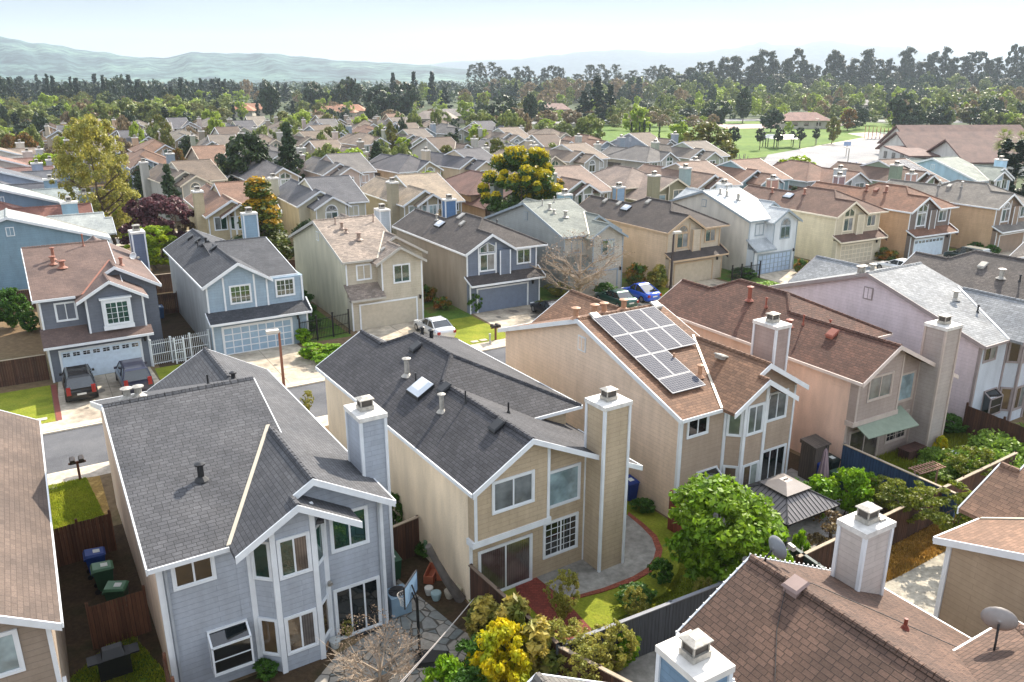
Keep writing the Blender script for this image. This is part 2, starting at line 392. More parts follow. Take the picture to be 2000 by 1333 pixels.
def ridgecap(m, p, q, w_=.13):
    p = Vector(p); q = Vector(q); d = q-p; L_ = d.length; n = max(1, int(L_/.3)); nn = Vector((d.y, -d.x, 0)).normalized()*w_
    for k in range(n):
        a = p+d*(k/n); b = p+d*((k+.93)/n); z = Vector((0, 0, .05)); e = Vector((0, 0, -.05))
        m.hexa([tuple(v) for v in (a-nn+e, a+nn+e, b+nn+e, b-nn+e, a-nn*.35+z, a+nn*.35+z, b+nn*.35+z*.8, b-nn*.35+z*.8)])
# ---------------- the two house plans of the tract ----------------
S1, S2 = .33, .58
def zc(x): return 5.4+S2*(x-2.3) if x < 4.95 else 6.937-S2*(x-4.95)
def house_q(name, label, loc, rz, roof, wall, side=None, trim=WHITE, face='rear', mx=False, my=False, lod=0, chim=True, skirt='half', gar='plain',
            garmat=None, gl=None, chmat=None, category='house', group=None, root=None, style='', gwin=None, valley=None, fasc=None):
    side = side or wall; fasc = fasc or trim
    root = root or thing(name, label, category, loc, rz, group)
    FL.update(mx=mx, my=my, W=7.5, L=0. if my else 15.)
    yb = 0. if face == 'rear' else .9
    # walls
    m = MB(); m.prism([(0, yb, 0), (0, 15, 0), (0, 15, 5.3), (0, 7.5, 7.76), (0, yb, 5.3+S1*yb*.9)], [(5.15, yb, 0), (5.15, 15, 0), (5.15, 15, 5.3), (5.15, 7.5, 7.76), (5.15, yb, 5.3+S1*yb*.9)])
    m.build('side_wall', side, root)
    yc = -.003 if face == 'rear' else 2.6
    prof = [(2.303, 0), (2.303, 5.3), (4.95, 6.83), (7.5, 5.36), (7.5, 0)]
    m = MB(); m.prism([(x, yc, z) for x, z in prof], [(x, 15.003, z) for x, z in prof])
    if face == 'rear':
        m.box(.0, 2.32, -.003, .02, 0, 5.28)
        pl = [(2.75, 0), (3.4, -.6), (4.75, -.6), (5.3, 0)]
        top = lambda x: (5.3+S2*(x-2.3) if x < 4.2 else 6.4-.6*(x-4.2))
        pp = [(2.75, .05), (3.4, -.6), (4.2, -.6), (4.75, -.6), (5.3, .05)]
        m.prism([(x, y, 0) for x, y in pp], [(x, y, top(x)) for x, y in pp])
    else:
        m.box(-.003, 2.7, yb-.02, yb+.02, 0, 5.5)
        pf = [(2.65, 2.5), (2.65, 5.42), (4.25, 6.4), (6.26, 5.22), (6.26, 2.5)]
        m.prism([(x, 0, z) for x, z in pf], [(x, 4, z) for x, z in pf])
        m.box(0, 6.26, .004, .9, 0, 2.6); m.box(.05, 6.26, .9, 4, 0, 2.6)
    m.build('wall', wall, root)
    # roof
    r = MB(); h0 = 5.4-.35*S1; e = -.3
    yf = -.35 if face == 'rear' else .55
    zf = 5.4+yf*S1+(0 if face == 'rear' else 0)
    r.slab([(e, yf, zf), (5.25, yf, zf), (5.25, 7.5, 7.875), (e, 7.5, 7.875)])
    r.slab([(e, 7.5, 7.875), (5.25, 7.5, 7.875), (5.25, 15.35, h0), (e, 15.35, h0)])
    if face == 'rear':
        r.slab([(2.12, -1.1, zc(2.12)), (4.2, -1.1, zc(4.2)), (4.2, -.45, zc(4.2)), (4.95, -.45, zc(4.95)), (4.95, 15.4, zc(4.95)), (2.12, 15.4, zc(2.12))])
        r.slab([(4.95, -.45, 6.937), (7.8, -.45, zc(7.8)), (7.8, 15.4, zc(7.8)), (4.95, 15.4, 6.937)])
        r.slab([(4.2, -1.1, 6.502), (6.3, -1.1, 6.502-.6*2.1), (6.3, .1, 6.502-.6*2.1), (4.2, .1, 6.502)])
        r.cur = 0
    else:
        r.slab([(2.12, -.35, zc(2.12)), (4.25, -.35, zc(4.25)), (4.25, 2.2, zc(4.25)), (4.95, 2.2, zc(4.95)), (4.95, 15.4, zc(4.95)), (2.12, 15.4, zc(2.12))])
        r.slab([(4.95, 2.2, 6.937), (7.8, 2.2, zc(7.8)), (7.8, 15.4, zc(7.8)), (4.95, 15.4, 6.937)])
        r.slab([(4.25, -.35, 6.53), (6.55, -.35, 6.53-.58*2.3), (6.55, 2.7, 6.53-.58*2.3), (4.25, 2.7, 6.53)])
        x1 = 2.75 if skirt == 'half' else 6.5
        r.slab([(-.2, -.55, 2.68), (x1, -.55, 2.68), (x1, 1. if skirt == 'half' else .05, 3.66 if skirt == 'half' else 3.1), (-.2, 1., 3.66)] if skirt == 'half' else
               [(-.2, -.75, 2.66), (x1, -.75, 2.66), (x1, .05, 3.06), (2.6, .05, 3.06), (2.6, .95, 3.5), (-.2, .95, 3.5)])
        r.box(-.2, x1, -.52, .0, 2.5, 2.53)
    c = r; ridgecap(c, (e, 7.5, 7.9), (5.25, 7.5, 7.9))
    if face == 'rear': ridgecap(c, (4.95, -.45, 6.95), (4.95, 4.3, 6.95)); ridgecap(c, (4.2, -1.1, 6.52), (4.2, -.45, 6.52))
    else: ridgecap(c, (4.95, 2.2, 6.95), (4.95, 4.3, 6.95)); ridgecap(c, (4.25, -.35, 6.55), (4.25, 2.2, 6.55))
    ridgecap(c, (4.95, 10.7, 6.95), (4.95, 15.4, 6.95))
    ro = r.build('roof', roof, root)
    v = MB(); a = .06
    y0v = yf+.02; x0v = 2.3+.569*y0v; z0v = 5.4+S1*y0v; k_ = [(x0v, y0v, z0v), (4.93, 4.62, 6.925)]; q_ = []
    for dz in (-.03, .045): q_ += [(k_[0][0]-.07, k_[0][1], k_[0][2]+dz), (k_[0][0]+.07, k_[0][1], k_[0][2]+dz), (k_[1][0]+.07, k_[1][1], k_[1][2]+dz), (k_[1][0]-.07, k_[1][1], k_[1][2]+dz)]
    v.hexa(q_)
    v.build('valley_flashing', valley or plain('valley_flashing', '#b0a898', .5, .2), ro)
    # fascia
    f = MB(); q = .025
    for yy0, yy1, z0, z1 in ((yf, 7.5, zf, 7.875), (15.35, 7.5, h0, 7.875)):
        f.beam((e-q, yy0, z0+.02), (e-q, yy1, z1+.02), .05, .24)
        f.beam((5.25+q, yy0, z0-.02), (5.25+q, yy1, z1-.02), .05, .2)
    f.beam((e, yf-.03, zf), (2.2, yf-.03, zf), .05, .16); f.beam((e, 15.38, h0), (2.2, 15.38, h0), .05, .16)
    f.beam((7.83, -.45 if face == 'rear' else 2.2, zc(7.8)), (7.83, 15.4, zc(7.8)), .05, .14)
    if face == 'rear':
        for (p, t_) in (((2.12, -1.13, zc(2.12)), (4.2, -1.13, 6.502)), ((4.2, -1.13, 6.502), (6.3, -1.13, 5.242)), ((4.2, -.48, zc(4.2)), (4.95, -.48, 6.937)), ((4.95, -.48, 6.937), (7.8, -.48, zc(7.8)))):
            f.beam((p[0], p[1], p[2]+.02), (t_[0], t_[1], t_[2]+.02), .05, .25)
    else:
        for (p, t_) in (((2.12, -.38, zc(2.12)), (4.25, -.38, 6.53)), ((4.25, -.38, 6.53), (6.55, -.38, 5.196)), ((4.25, 2.17, 6.53), (4.95, 2.17, 6.937)), ((4.95, 2.17, 6.937), (7.8, 2.17, zc(7.8)))):
            f.beam((p[0], p[1], p[2]+.02), (t_[0], t_[1], t_[2]+.02), .05, .22)
        f.beam((-.2, -.58 if skirt == 'half' else -.78, 2.66), (x1, -.58 if skirt == 'half' else -.78, 2.66), .06, .16)
    for xx0, xx1, zz0, zz1 in ((2.12, 4.95, zc(2.12), 6.937), (7.8, 4.95, zc(7.8), 6.937)): f.beam((xx0, 15.43, zz0), (xx1, 15.43, zz1), .05, .22)
    f.build('fascia', fasc, root)
    # trim boards and openings
    b = MB()
    if face == 'rear':
        for x_ in (.06, 7.43): vboard(b, (0, 0), X, x_, 0, 5.25)
        for (x_, y_) in ((2.75, 0), (3.4, -.6), (4.75, -.6), (5.3, 0)):
            b.box(x_-.09, x_+.09, y_-.05, y_+.07, 0, min(zc(x_), 6.3)-.12 if x_ < 4.8 else 5.75)
        if lod == 0: b.box(-.07, .05, -.05, .1, 0, 5.25)
    else:
        vboard(b, (0, .9), X, .06, 2.9, 5.3); vboard(b, (0, 0), X, .06, 0, 2.5); vboard(b, (0, 0), X, 2.72, 3.0, 5.4); vboard(b, (0, 0), X, 6.2, 0, 5.15)
    b.build('trim', trim, root)
    if face == 'rear':
        g1 = gl or G_GREEN
        window(root, (0, 0), X, .45, 1.6, 4.15, 5.0, G_DARK, trim, nocase=lod > 1)
        t1 = Vector((.65, -.6)).normalized(); t2 = Vector((.55, .6)).normalized(); l1 = math.hypot(.65, .6); l2 = math.hypot(.55, .6)
        for z0, z1, gg in ((3.75, 5.1, g1), (.75, 2.1, G_WARM)):
            window(root, (2.75, 0), tuple(t1), .16, l1-.16, z0, z1, gg, trim, mull=0, tw=.07)
            window(root, (3.4, -.6), X, .2, 1.15, z0, z1, gg, trim, mull=1)
            window(root, (4.75, -.6), tuple(t2), .16, l2-.16, z0, z1, gg, trim, mull=0, tw=.07)
        window(root, (0, 0), X, 5.6, 6.85, 3.75, 5.1, g1, trim)
        window(root, (0, 0), X, 5.55, 7.15, .12, 2.1, G_DARK, trim, mull=2, name='sliding_door')
        if lod == 0:
            # garden window
            gm = MB(); O = (0, 0)
            gm.bb(O, X, 1.15, 2.45, .75, .85, 0, .5)
            for a_ in (1.15, 2.39): gm.bb(O, X, a_, a_+.06, .85, 1.85, .44, .5); gm.bb(O, X, a_, a_+.06, .85, 2.2, 0, .06)
            gm.bb(O, X, 1.15, 2.45, 1.8, 1.86, .44, .5); gm.bb(O, X, 1.15, 2.45, 2.15, 2.22, 0, .07); gm.bb(O, X, 1.15, 2.45, 1.3, 1.33, .45, .49)
            for a_ in (1.15, 2.39): gm.hexa([(a_, -.06, 2.1), (a_+.06, -.06, 2.1), (a_+.06, -.5, 1.8), (a_, -.5, 1.8), (a_, -.06, 2.17), (a_+.06, -.06, 2.17), (a_+.06, -.5, 1.87), (a_, -.5, 1.87)])
            gw = gm.build('garden_window', trim, root)
            g = MB(); g.prism([(1.18, -.02, .85), (1.18, -.47, .85), (1.18, -.47, 1.82), (1.18, -.02, 2.12)], [(2.42, -.02, .85), (2.42, -.47, .85), (2.42, -.47, 1.82), (2.42, -.02, 2.12)])
            g.build('pane', G_DARK, gw)
            q_ = MB(); q_.tube([(5.35, -.02, 2.6), (5.35, -.16, 2.55)], [.07, .1], 8); q_.build('porch_light', METAL, root)
    else:
        window(root, (0, .9), X, .95, 2.1, 3.95, 5.1, gl or G_GREEN, trim)
        if style == 'arch':
            window(root, (0, 0), X, 3.75, 5.1, 3.5, 4.7, gl or G_GREEN, trim)
            ar = MB(); n = 10
            for k in range(n):
                t0, t1 = math.pi*k/n, math.pi*(k+1)/n
                P = lambda t_, r_, y_: (4.42+r_*math.cos(t_), y_, 4.86+r_*math.sin(t_))
                ar.hexa([P(t0, .62, -.05), P(t1, .62, -.05), P(t1, .62, .02), P(t0, .62, .02), P(t0, .74, -.05), P(t1, .74, -.05), P(t1, .74, .02), P(t0, .74, .02)])
                if k % 3 == 0: ar.beam(P(t0, .05, -.03), P(t0, .66, -.03), .03, .03)
            aw = ar.build('arched_window', trim, root)
            g = MB(); pts = [(4.42+.64*math.cos(math.pi*k/n), 4.86+.64*math.sin(math.pi*k/n)) for k in range(n+1)]
            g.prism([(x_, -.02, z_) for x_, z_ in pts], [(x_, .02, z_) for x_, z_ in pts]); g.build('pane', G_BLIND, aw)
        elif style == 'boxed':
            bm_ = MB(); bm_.box(3.55, 5.45, -.35, .02, 3.15, 3.4); bm_.box(3.6, 5.4, -.3, .02, 3.4, 5.25); bm_.box(3.5, 5.5, -.42, .02, 5.25, 5.36)
            bm_.build('window_box', trim, root); window(root, (0, -.3), X, 3.8, 5.2, 3.55, 5.05, gl or G_GREEN, trim, rows=3)
        else:
            window(root, (0, 0), X, 3.75, 5.1, 3.55, 4.95, gl or G_GREEN, trim, rows=1)
        garage(root, .75, 5.6, 2.02, .0, gar, garmat or wall, trim)
        coachlight(root, 5.95, 0, 2.1)
    # side wall attic vent
    av = MB(); av.box(-.05, .02, 7.1, 7.75, 6.15, 6.95); av.box(-.065, .0, 7.4, 7.44, 6.2, 6.9)
    avo = av.build('attic_vent', gwin or trim, root)
    g = MB(); g.box(-.058, .02, 7.17, 7.68, 6.22, 6.88); g.build('louvre', side, avo)
    if chim:
        chimney(root, 7.45, 8.4, 1.5 if face == 'rear' else 11.6, 2.9 if face == 'rear' else 13., 0, 7.75 if face == 'rear' else 7.55, chmat or wall, trim, lod == 0)
    FL.update(mx=False, my=False)
    return root

def house_p(name, label, loc, rz, roof, wall, side=None, trim=WHITE, face='rear', mx=False, my=False, lod=0, chim=True, gar='plain', garmat=None,
            gl=None, chmat=None, category='house', group=None, style='', variant='hip', upper=None, fasc=None, side_trim=True, chz=None, chx=0.):
    side = side or wall; upper = upper or wall; fasc = fasc or trim
    root = thing(name, label, category, loc, rz, group)
    W = 7.4
    FL.update(mx=mx, my=my, W=W, L=0. if my else 15.2)
    YT = (lambda y: y) if face == 'rear' else (lambda y: 15.2-y)     # roof is designed from the rear end
    k = .478; xr, zr = 2.33, 6.75
    def zl(x): return 5.4+.578*x
    fy = 0. if face == 'rear' else .0
    # walls
    y0_ = .42 if face == 'rear' else .02
    m = MB(); m.prism([(0, y0_, 0), (xr, y0_, 0), (xr, y0_, zr-.12), (0, y0_, 5.27)], [(0, 15.2, 0), (xr, 15.2, 0), (xr, 15.2, zr-.12), (0, 15.2, 5.27)])
    m.build('side_wall', side, root)
    m = MB()
    if face == 'rear':
        m.prism([(xr, .4, 0), (7.4, .4, 0), (7.4, .4, zr-.14-k*(7.4-xr)), (xr, .4, zr-.14)], [(xr, 6., 0), (7.4, 6., 0), (7.4, 6., zr-.14-k*(7.4-xr)), (xr, 6., zr-.14)])
        m.box(.003, xr+.01, .4-.003, 1., 0, 2.9); m.box(xr-.2, 7.397, 4.3, 15., 0, 5.2)
        m.build('wall', wall, root)
        u = MB(); pf = [(-.004, 2.85), (-.004, 5.28), (xr, zr-.13), (3.42, zr-.13-k*1.09), (3.42, 2.85)]
        u.prism([(x_, 0, z_) for x_, z_ in pf], [(x_, .45, z_) for x_, z_ in pf]); u.build('upper_wall', upper, root)
    else:
        m.box(xr-.2, 7.1, .03, 11., 2.7, 5.2)
        m.box(0, 7.1, -.5, .018, 0, 2.62); m.box(xr, 7.1, .018, 8., 0, 2.62); m.box(xr, 7.1, 8, 15, 0, 4.4)
        m.build('wall', wall, root)
        u = MB(); pf = [(.003, 2.6), (.003, 5.28), (xr, zr-.13), (4.5, 5.35), (4.5, 2.6)]
        u.prism([(x_, 0, z_) for x_, z_ in pf], [(x_, 6, z_) for x_, z_ in pf]); u.build('upper_wall', upper, root)
        if variant == 'hip':
            u = MB(); u.box(3.1, 4.2, -.3, .02, 2.9, 5.25); u.build('wall_bay', upper, root)
    # roof
    r = MB(); e = -.28
    def S(pts, th=.14): r.slab([(x_, YT(y_), z_) for x_, y_, z_ in pts], th)
    fr = -.4 if face == 'rear' else -.3
    S([(e, -.4, zl(e)), (xr, -.4, zr), (xr, 15.6, zr), (e, 15.6, zl(e))])
    cap = r
    if variant == 'hip':
        S([(xr, 6.63, zr), (3.5, 7.9, 7.43), (3.5, 11.7, 7.43), (xr, 12.95, zr)])
        S([(3.5, 7.9, 7.43), (8., 3.9, 5.3), (8., 15.5, 5.3), (3.5, 11.7, 7.43)])
        S([(xr, 6.63, zr), (.6, 3.9, 5.3), (8., 3.9, 5.3), (3.5, 7.9, 7.43)])
        S([(xr, 12.95, zr-.01), (3.5, 11.7, 7.43), (8., 15.5, 5.3), (4.7, 15.5, 5.3)])
        S([(xr, -.4, zr), (7.85, -.4, zr-k*5.52), (7.85, 8, zr-k*5.52), (xr, 8, zr)])
        S([(xr, 11.5, zr), (4.75, 11.5, zr-.62*2.42), (4.75, 15.62, zr-.62*2.42), (xr, 15.62, zr)])
        for p, q in (((3.5, 7.9, 7.45), (3.5, 11.7, 7.45)), ((3.5, 7.9, 7.45), (8, 3.9, 5.32)), ((3.5, 11.7, 7.45), (8, 15.5, 5.32)), ((3.5, 7.9, 7.45), (xr, 6.63, zr+.02)), ((3.5, 11.7, 7.45), (xr, 12.95, zr+.02)),
                     ((xr, -.4, zr+.02), (xr, 6.6, zr+.02)), ((xr, 13, zr+.02), (xr, 15.6, zr+.02))):
            ridgecap(cap, (p[0], YT(p[1]), p[2]), (q[0], YT(q[1]), q[2]))
    else:   # cross gable over the right half
        S([(1.6, 7.4, 6.86), (6.6, 7.4, 6.86), (6.8, 14.9, 5.3), (1.6, 14.9, 5.3)]); S([(1.6, 7.4, 6.86), (6.6, 7.4, 6.86), (6.8, 1.6, 5.3), (1.6, 1.6, 5.3)])
        S([(xr, -.4, zr), (6.9, -.4, zr-k*4.57), (6.9, 7, zr-k*4.57), (xr, 7, zr)])
        S([(xr, 11.5, zr), (4.75, 11.5, zr-.62*2.42), (4.75, 15.62, zr-.62*2.42), (xr, 15.62, zr)])
        r.prism([(6.3, YT(1.8), 5.1), (6.3, YT(14.6), 5.1), (6.3, YT(7.4), 6.7)], [(6.4, YT(1.8), 5.1), (6.4, YT(14.6), 5.1), (6.4, YT(7.4), 6.7)])
        for p, q in (((xr, -.4, zr+.02), (xr, 15.6, zr+.02)), ((2.6, 7.4, 6.88), (6.6, 7.4, 6.88))): ridgecap(cap, (p[0], YT(p[1]), p[2]), (q[0], YT(q[1]), q[2]))
    if face == 'front':
        r.slab([(-.18, -1.25, 2.66), (7.2, -1.25, 2.66), (7.2, .05, 3.24), (-.18, .05, 3.24)], .1)
        r.slab([(7.1, -1.25, 2.7), (7.2, -1.25, 2.7), (7.2, .05, 3.4), (7.1, .05, 3.4)], .5)
    ro = r.build('roof', roof, root)
    f = MB(); q = .03
    def Bm(p, t_, h=.2, up=.02): f.beam((p[0], YT(p[1]), p[2]+up), (t_[0], YT(t_[1]), t_[2]+up), .05, h)
    Bm((e-q, -.4, zl(e)), (e-q, 15.6, zl(e)), .16, 0)
    Bm((e, -.43, zl(e)), (xr, -.43, zr), .24)
    if variant == 'hip': Bm((xr, -.43, zr), (7.85, -.43, zr-k*5.52), .22); Bm((7.88, -.4, zr-k*5.52), (7.88, 4, zr-k*5.52), .14, 0); Bm((4.6, 3.87, 5.3), (8, 3.87, 5.3), .15, 0); Bm((8.03, 3.9, 5.3), (8.03, 15.5, 5.3), .15, 0); Bm((4.7, 15.53, 5.3), (8, 15.53, 5.3), .15, 0)
    else: Bm((xr, -.43, zr), (6.9, -.43, zr-k*4.57), .22); Bm((4.7, 14.93, 5.3), (6.8, 14.93, 5.3), .15, 0); Bm((6.63, 7.4, 6.86), (6.83, 14.9, 5.3), .16); Bm((6.63, 7.4, 6.86), (6.83, 1.6, 5.3), .16)
    Bm((e, 15.63, zl(e)), (xr, 15.63, zr), .24); Bm((xr, 15.63, zr), (4.75, 15.63, zr-.62*2.42), .22)
    if face == 'front': f.beam((-.18, -1.28, 2.66), (7.2, -1.28, 2.66), .06, .16); f.beam((-.2, -1.25, 2.66), (-.2, .05, 3.24), .06, .15); f.beam((7.23, -1.25, 2.72), (7.23, .05, 3.42), .08, .2, .04)
    f.build('fascia', fasc, root)
    b = MB()
    if face == 'rear':
        vboard(b, (0, 0), X, .06, 2.9, 5.25); vboard(b, (0, 0), X, 3.36, 2.9, 6.0)
        b.bb((0, 0), X, -.1, 3.5, 2.68, 2.93, -.45, .05); vboard(b, (0, .4), X, .06, 0, 2.7); vboard(b, (0, .4), X, 7.35, 0, 4.1)
    else:
        for a_, z1 in (((.06, 5.25), (1.18, 5.6), (2.88, 5.9), (4.26, 5.2)) if variant == 'hip' else ((.06, 5.25), (1.25, 5.7), (3.45, 5.7), (4.36, 5.2))): vboard(b, (0, 0), X, a_, 2.95, z1)
        vboard(b, (0, 0), X, 7.0, 3., 5.15); vboard(b, (0, -.5), X, .06, 0, 2.5); vboard(b, (0, -.5), X, 7.04, 0, 2.5)
        if variant == 'hip': vboard(b, (0, -.3), X, 3.15, 2.95, 5.2, .1); vboard(b, (0, -.3), X, 4.15, 2.95, 5.2, .1)
    b.build('trim', trim, root)
    if face == 'rear':
        window(root, (0, 0), X, .85, 2.6, 3.95, 5.15, gl or G_BLIND, trim)
        window(root, (0, .4), X, 3.6, 5.15, 3.1, 4.6, G_SKY, trim, mull=0)
        window(root, (0, .4), X, 3.5, 5.1, .85, 2.35, G_DARK, trim, rows=4)
        window(root, (0, .4), X, .45, 2.8, .1, 2.1, G_CURT, trim, name='sliding_door', mull=1)
    else:
        if variant == 'hip':
            window(root, (0, 0), X, 1.32, 2.72, 3.55, 4.95, gl or G_GREEN, trim)
            if style == 'arch':
                ar = MB(); n = 10
                P = lambda t_, r_, y_: (2.02+r_*math.cos(t_), y_, 5.1+r_*math.sin(t_))
                for kk in range(n):
                    t0, t1 = math.pi*kk/n, math.pi*(kk+1)/n
                    ar.hexa([P(t0, .58, -.05), P(t1, .58, -.05), P(t1, .58, .02), P(t0, .58, .02), P(t0, .7, -.05), P(t1, .7, -.05), P(t1, .7, .02), P(t0, .7, .02)])
                    if kk % 3 == 0: ar.beam(P(t0, .05, -.03), P(t0, .62, -.03), .03, .03)
                aw = ar.build('arched_window', trim, root); g = MB(); pts = [(2.02+.6*math.cos(math.pi*kk/n), 5.1+.6*math.sin(math.pi*kk/n)) for kk in range(n+1)]
                g.prism([(x_, -.02, z_) for x_, z_ in pts], [(x_, .02, z_) for x_, z_ in pts]); g.build('pane', G_BLIND, aw)
            else:
                for a0, a1, zz0, zz1 in ((1.35, 1.95, 5.55, 5.9), (2.1, 2.7, 5.95, 5.6)):
                    m = MB(); q0 = .05
                    m.prism([(a0-q0, -.05, 5.12), (a1+q0, -.05, 5.12), (a1+q0, -.05, zz1+q0), (a0-q0, -.05, zz0+q0)], [(a0-q0, .02, 5.12), (a1+q0, .02, 5.12), (a1+q0, .02, zz1+q0), (a0-q0, .02, zz0+q0)])
                    fw = m.build('window', trim, root); g = MB()
                    g.prism([(a0, -.055, 5.17), (a1, -.055, 5.17), (a1, -.055, zz1), (a0, -.055, zz0)], [(a0, .0, 5.17), (a1, .0, 5.17), (a1, 0, zz1), (a0, 0, zz0)]); g.build('pane', gl or G_GREEN, fw)
        else:
            window(root, (0, 0), X, 1.7, 3.1, 3.7, 4.95, gl or G_GREEN, trim, rows=2)
        window(root, (0, 0), X, 5.05, 6.35, 3.8, 5.0, gl or G_GREEN, trim, rows=1 if variant == 'hip' else 2)
        garage(root, .8, 5.75, 2.05, -.5, gar, garmat or wall, trim); coachlight(root, 6.3, -.5, 2.1)
    if chim:
        if face == 'rear': chimney(root, 5.5, 6.75, -.7, .42, 0, chz or 7.35, chmat or wall, trim, lod == 0)
        else: chimney(root, 5.3+chx, 6.5+chx, 14.75, 15.55, 0, (chz or 8.)-.7, chmat or wall, trim, lod == 0)
    FL.update(mx=False, my=False)
    return root
# ---------------- ground, streets, yards ----------------
def bend(x): return -.17*max(0., x-45)
EARTH = ground_mat('bare_earth', '#6b5842', '#77654c', '#5f6040', .12, 3.)
ASPH = ground_mat('asphalt', '#4e4f53', '#606164', '#6c6c6e', .3, 30., .9, .15)
ASPH2 = ground_mat('pale_asphalt', '#7c7c7e', '#8c8b8b', '#969492', .1, 6., .9, .05)
LAWN = ground_mat('lawn', '#66711c', '#7a8326', '#8c8c30', .9, 9., .95, .5)
LAWND = ground_mat('park_grass', '#4a6420', '#577026', '#667a2e', .05, .6, .95, .3)
ROUGHG = ground_mat('rough_grass', '#3c5a20', '#55702a', '#6b5a3a', .5, 5., .95, .6)
DIRT = ground_mat('dirt', '#3e3226', '#4b3d2d', '#35331f', .6, 7., .95, .5)
STRAW = ground_mat('dry_straw', '#a8803c', '#bd9448', '#8f6d33', 1.1, 14., .95, .6)
PATIO = ground_mat('patio_concrete', '#7f7d76', '#8e8b84', '#9a978f', .7, 3., .85, .08)
PLAIN_ = ground_mat('valley_floor', '#38452c', '#465034', '#555640', .004, .03, .95, .1)
def poly(name, pts, z, mat, th=0.):
    m = MB()
    if th: m.prism([(x, y, z-th) for x, y in pts], [(x, y, z) for x, y in pts])
    else: m.face([(x, y, z) for x, y in pts])
    return struct(name, m, mat)
def strip(name, y0, y1, x0, x1, z, mat, th=0., step=10.):
    n = max(1, int((x1-x0)/step)); m = MB()
    for k in range(n):
        a = x0+(x1-x0)*k/n; b = x0+(x1-x0)*(k+1)/n
        q = [rw(a, y0+bend(a)), rw(b, y0+bend(b)), rw(b, y1+bend(b)), rw(a, y1+bend(a))]
        if th: m.prism([(x, y, z-th) for x, y in q], [(x, y, z) for x, y in q])
        else: m.face([(x, y, z) for x, y in q])
    return struct(name, m, mat)
g = MB(); n = 48
g.face([(9000*math.cos(2*math.pi*k/n), 9000*math.sin(2*math.pi*k/n), -.13) for k in range(n)]); struct('ground', g, PLAIN_)
poly('street_bed', [rw(-90, -70), rw(140, -70), rw(140, 330), rw(-90, 330)], -.122, ASPH)
strip('near_block_ground', -70, 18.8, -90, 140, -.004, EARTH, .12)
strip('middle_block_ground', 27.7, 83, -90, 140, -.004, EARTH, .12)
for i, (a, b) in enumerate(((90, 138), (146, 193), (201, 250), (258, 330))): strip('far_block_ground', a, b, -90, 118, -.004, EARTH, .12)
SW = ground_mat('sidewalk_concrete', '#b0a594', '#bcb0a0', '#c6bbab', .8, 3., .9, .05)
strip('pavement', 18.8, 20.2, -90, 140, 0., SW, .12); strip('pavement', 26.3, 27.7, -90, 140, 0., SW, .12)
strip('pavement', 83, 84.3, -90, 140, 0., SW, .12); strip('pavement', 88.7, 90, -90, 118, 0., SW, .12)
strip('kerb', 20.2, 20.36, -90, 140, -.02, plain('kerb_concrete', '#cfc4b2', .85), .1); strip('kerb', 26.14, 26.3, -90, 140, -.02, plain('kerb_concrete', '#cfc4b2', .85), .1)
LN = 'lawn'
def rpoly(name, x0, x1, y0, y1, z, mat):
    b = bend((x0+x1)/2); return poly(name, [rw(x0, y0+b), rw(x1, y0+b), rw(x1, y1+b), rw(x0, y1+b)], z, mat)
# driveways and front lawns of the far side of the street; x = house origins in street coordinates
HX = [(-2., 35.), (8.4, 35.3), (19.3, 35.6), (29.7, 35.6), (40.1, 35.3), (50.9, 34.3), (61.2, 32.6), (72.5, 31.9), (82.3, 29.8), (93.2, 26.4)]
STN = plain('oil_stain', '#6f685e', .6, var=.3, scale=5)
SRN = random.Random(8)
JNT = plain('expansion_joint', '#6d655a', .9)
for i, (x, y) in enumerate(HX):
    m = MB(); a = x+.3; b = x+6.
    pts = [rw(a-.4, 26.9+bend(x)), rw(b+.4, 26.9+bend(x)), rw(b, y+.3), rw(a, y+.3)]
    poly('driveway', pts, .008, CONC)
    for q in (.33, .66):
        p0 = rw(a-.2, 26.9+bend(x)+(y-27-bend(x))*q); p1 = rw(b+.2, 26.9+bend(x)+(y-27-bend(x))*q)
        m.beam((p0[0], p0[1], .013), (p1[0], p1[1], .013), .03, .01)
    p0 = rw((a+b)/2, 26.9+bend(x)); p1 = rw((a+b)/2, y); m.beam((p0[0], p0[1], .014), (p1[0], p1[1], .014), .03, .01)
    struct('driveway_joint', m, JNT)
    m = MB()
    for q in range(4):
        cx_ = x+1.2+SRN.random()*4; cy_ = 27.6+bend(x)+SRN.random()*(y-29-bend(x)); ra = .15+.3*SRN.random(); pts = []
        for kk in range(11): a_ = kk*2*math.pi/11; rr_ = ra*(.7+.5*SRN.random()); pts.append((*rw(cx_+rr_*math.cos(a_), cy_+rr_*1.3*math.sin(a_)), .0125))
        m.face(pts)
    struct('driveway_stain', m, STN)
    if i in (0, 2, 3, 4, 5, 6, 7, 8): rpoly(LN, b+.25, b+4.3 if i else b+3.4, 27.75, 34.5, .004, LAWN if i not in (5, 7) else ROUGHG)
    rpoly(LN, x+6.6, x+10.4, 34.5, 50, .004, ROUGHG if i else DIRT)
rpoly(LN, -8.5, -2.2, 27.75, 34.6, .004, LAWN)
p = plain('brick_edging', '#7c4034', .8)
rpoly('brick_edge', -2.15, -1.85, 27.75, 34.6, .012, p)
for x in range(-8, 100, 11): rpoly(LN, x-1.5, x+2.3, 15.3, 18.75, .004, LAWN)
poly(LN, [at(62, 958), at(168, 934), at(205, 1010), at(80, 1048)], .012, LAWN)
poly('dirt_strip', [at(168, 934), at(195, 930), at(215, 1000), at(205, 1010)], .016, ground_mat('leaf_litter', '#a8894c', '#8a6f3e', '#c0a060', 2., 20.))
poly('side_yard_dirt', [rw(-3.1, -9), rw(-.05, -9), rw(-.05, 13), rw(-3.1, 13)], .006, DIRT)
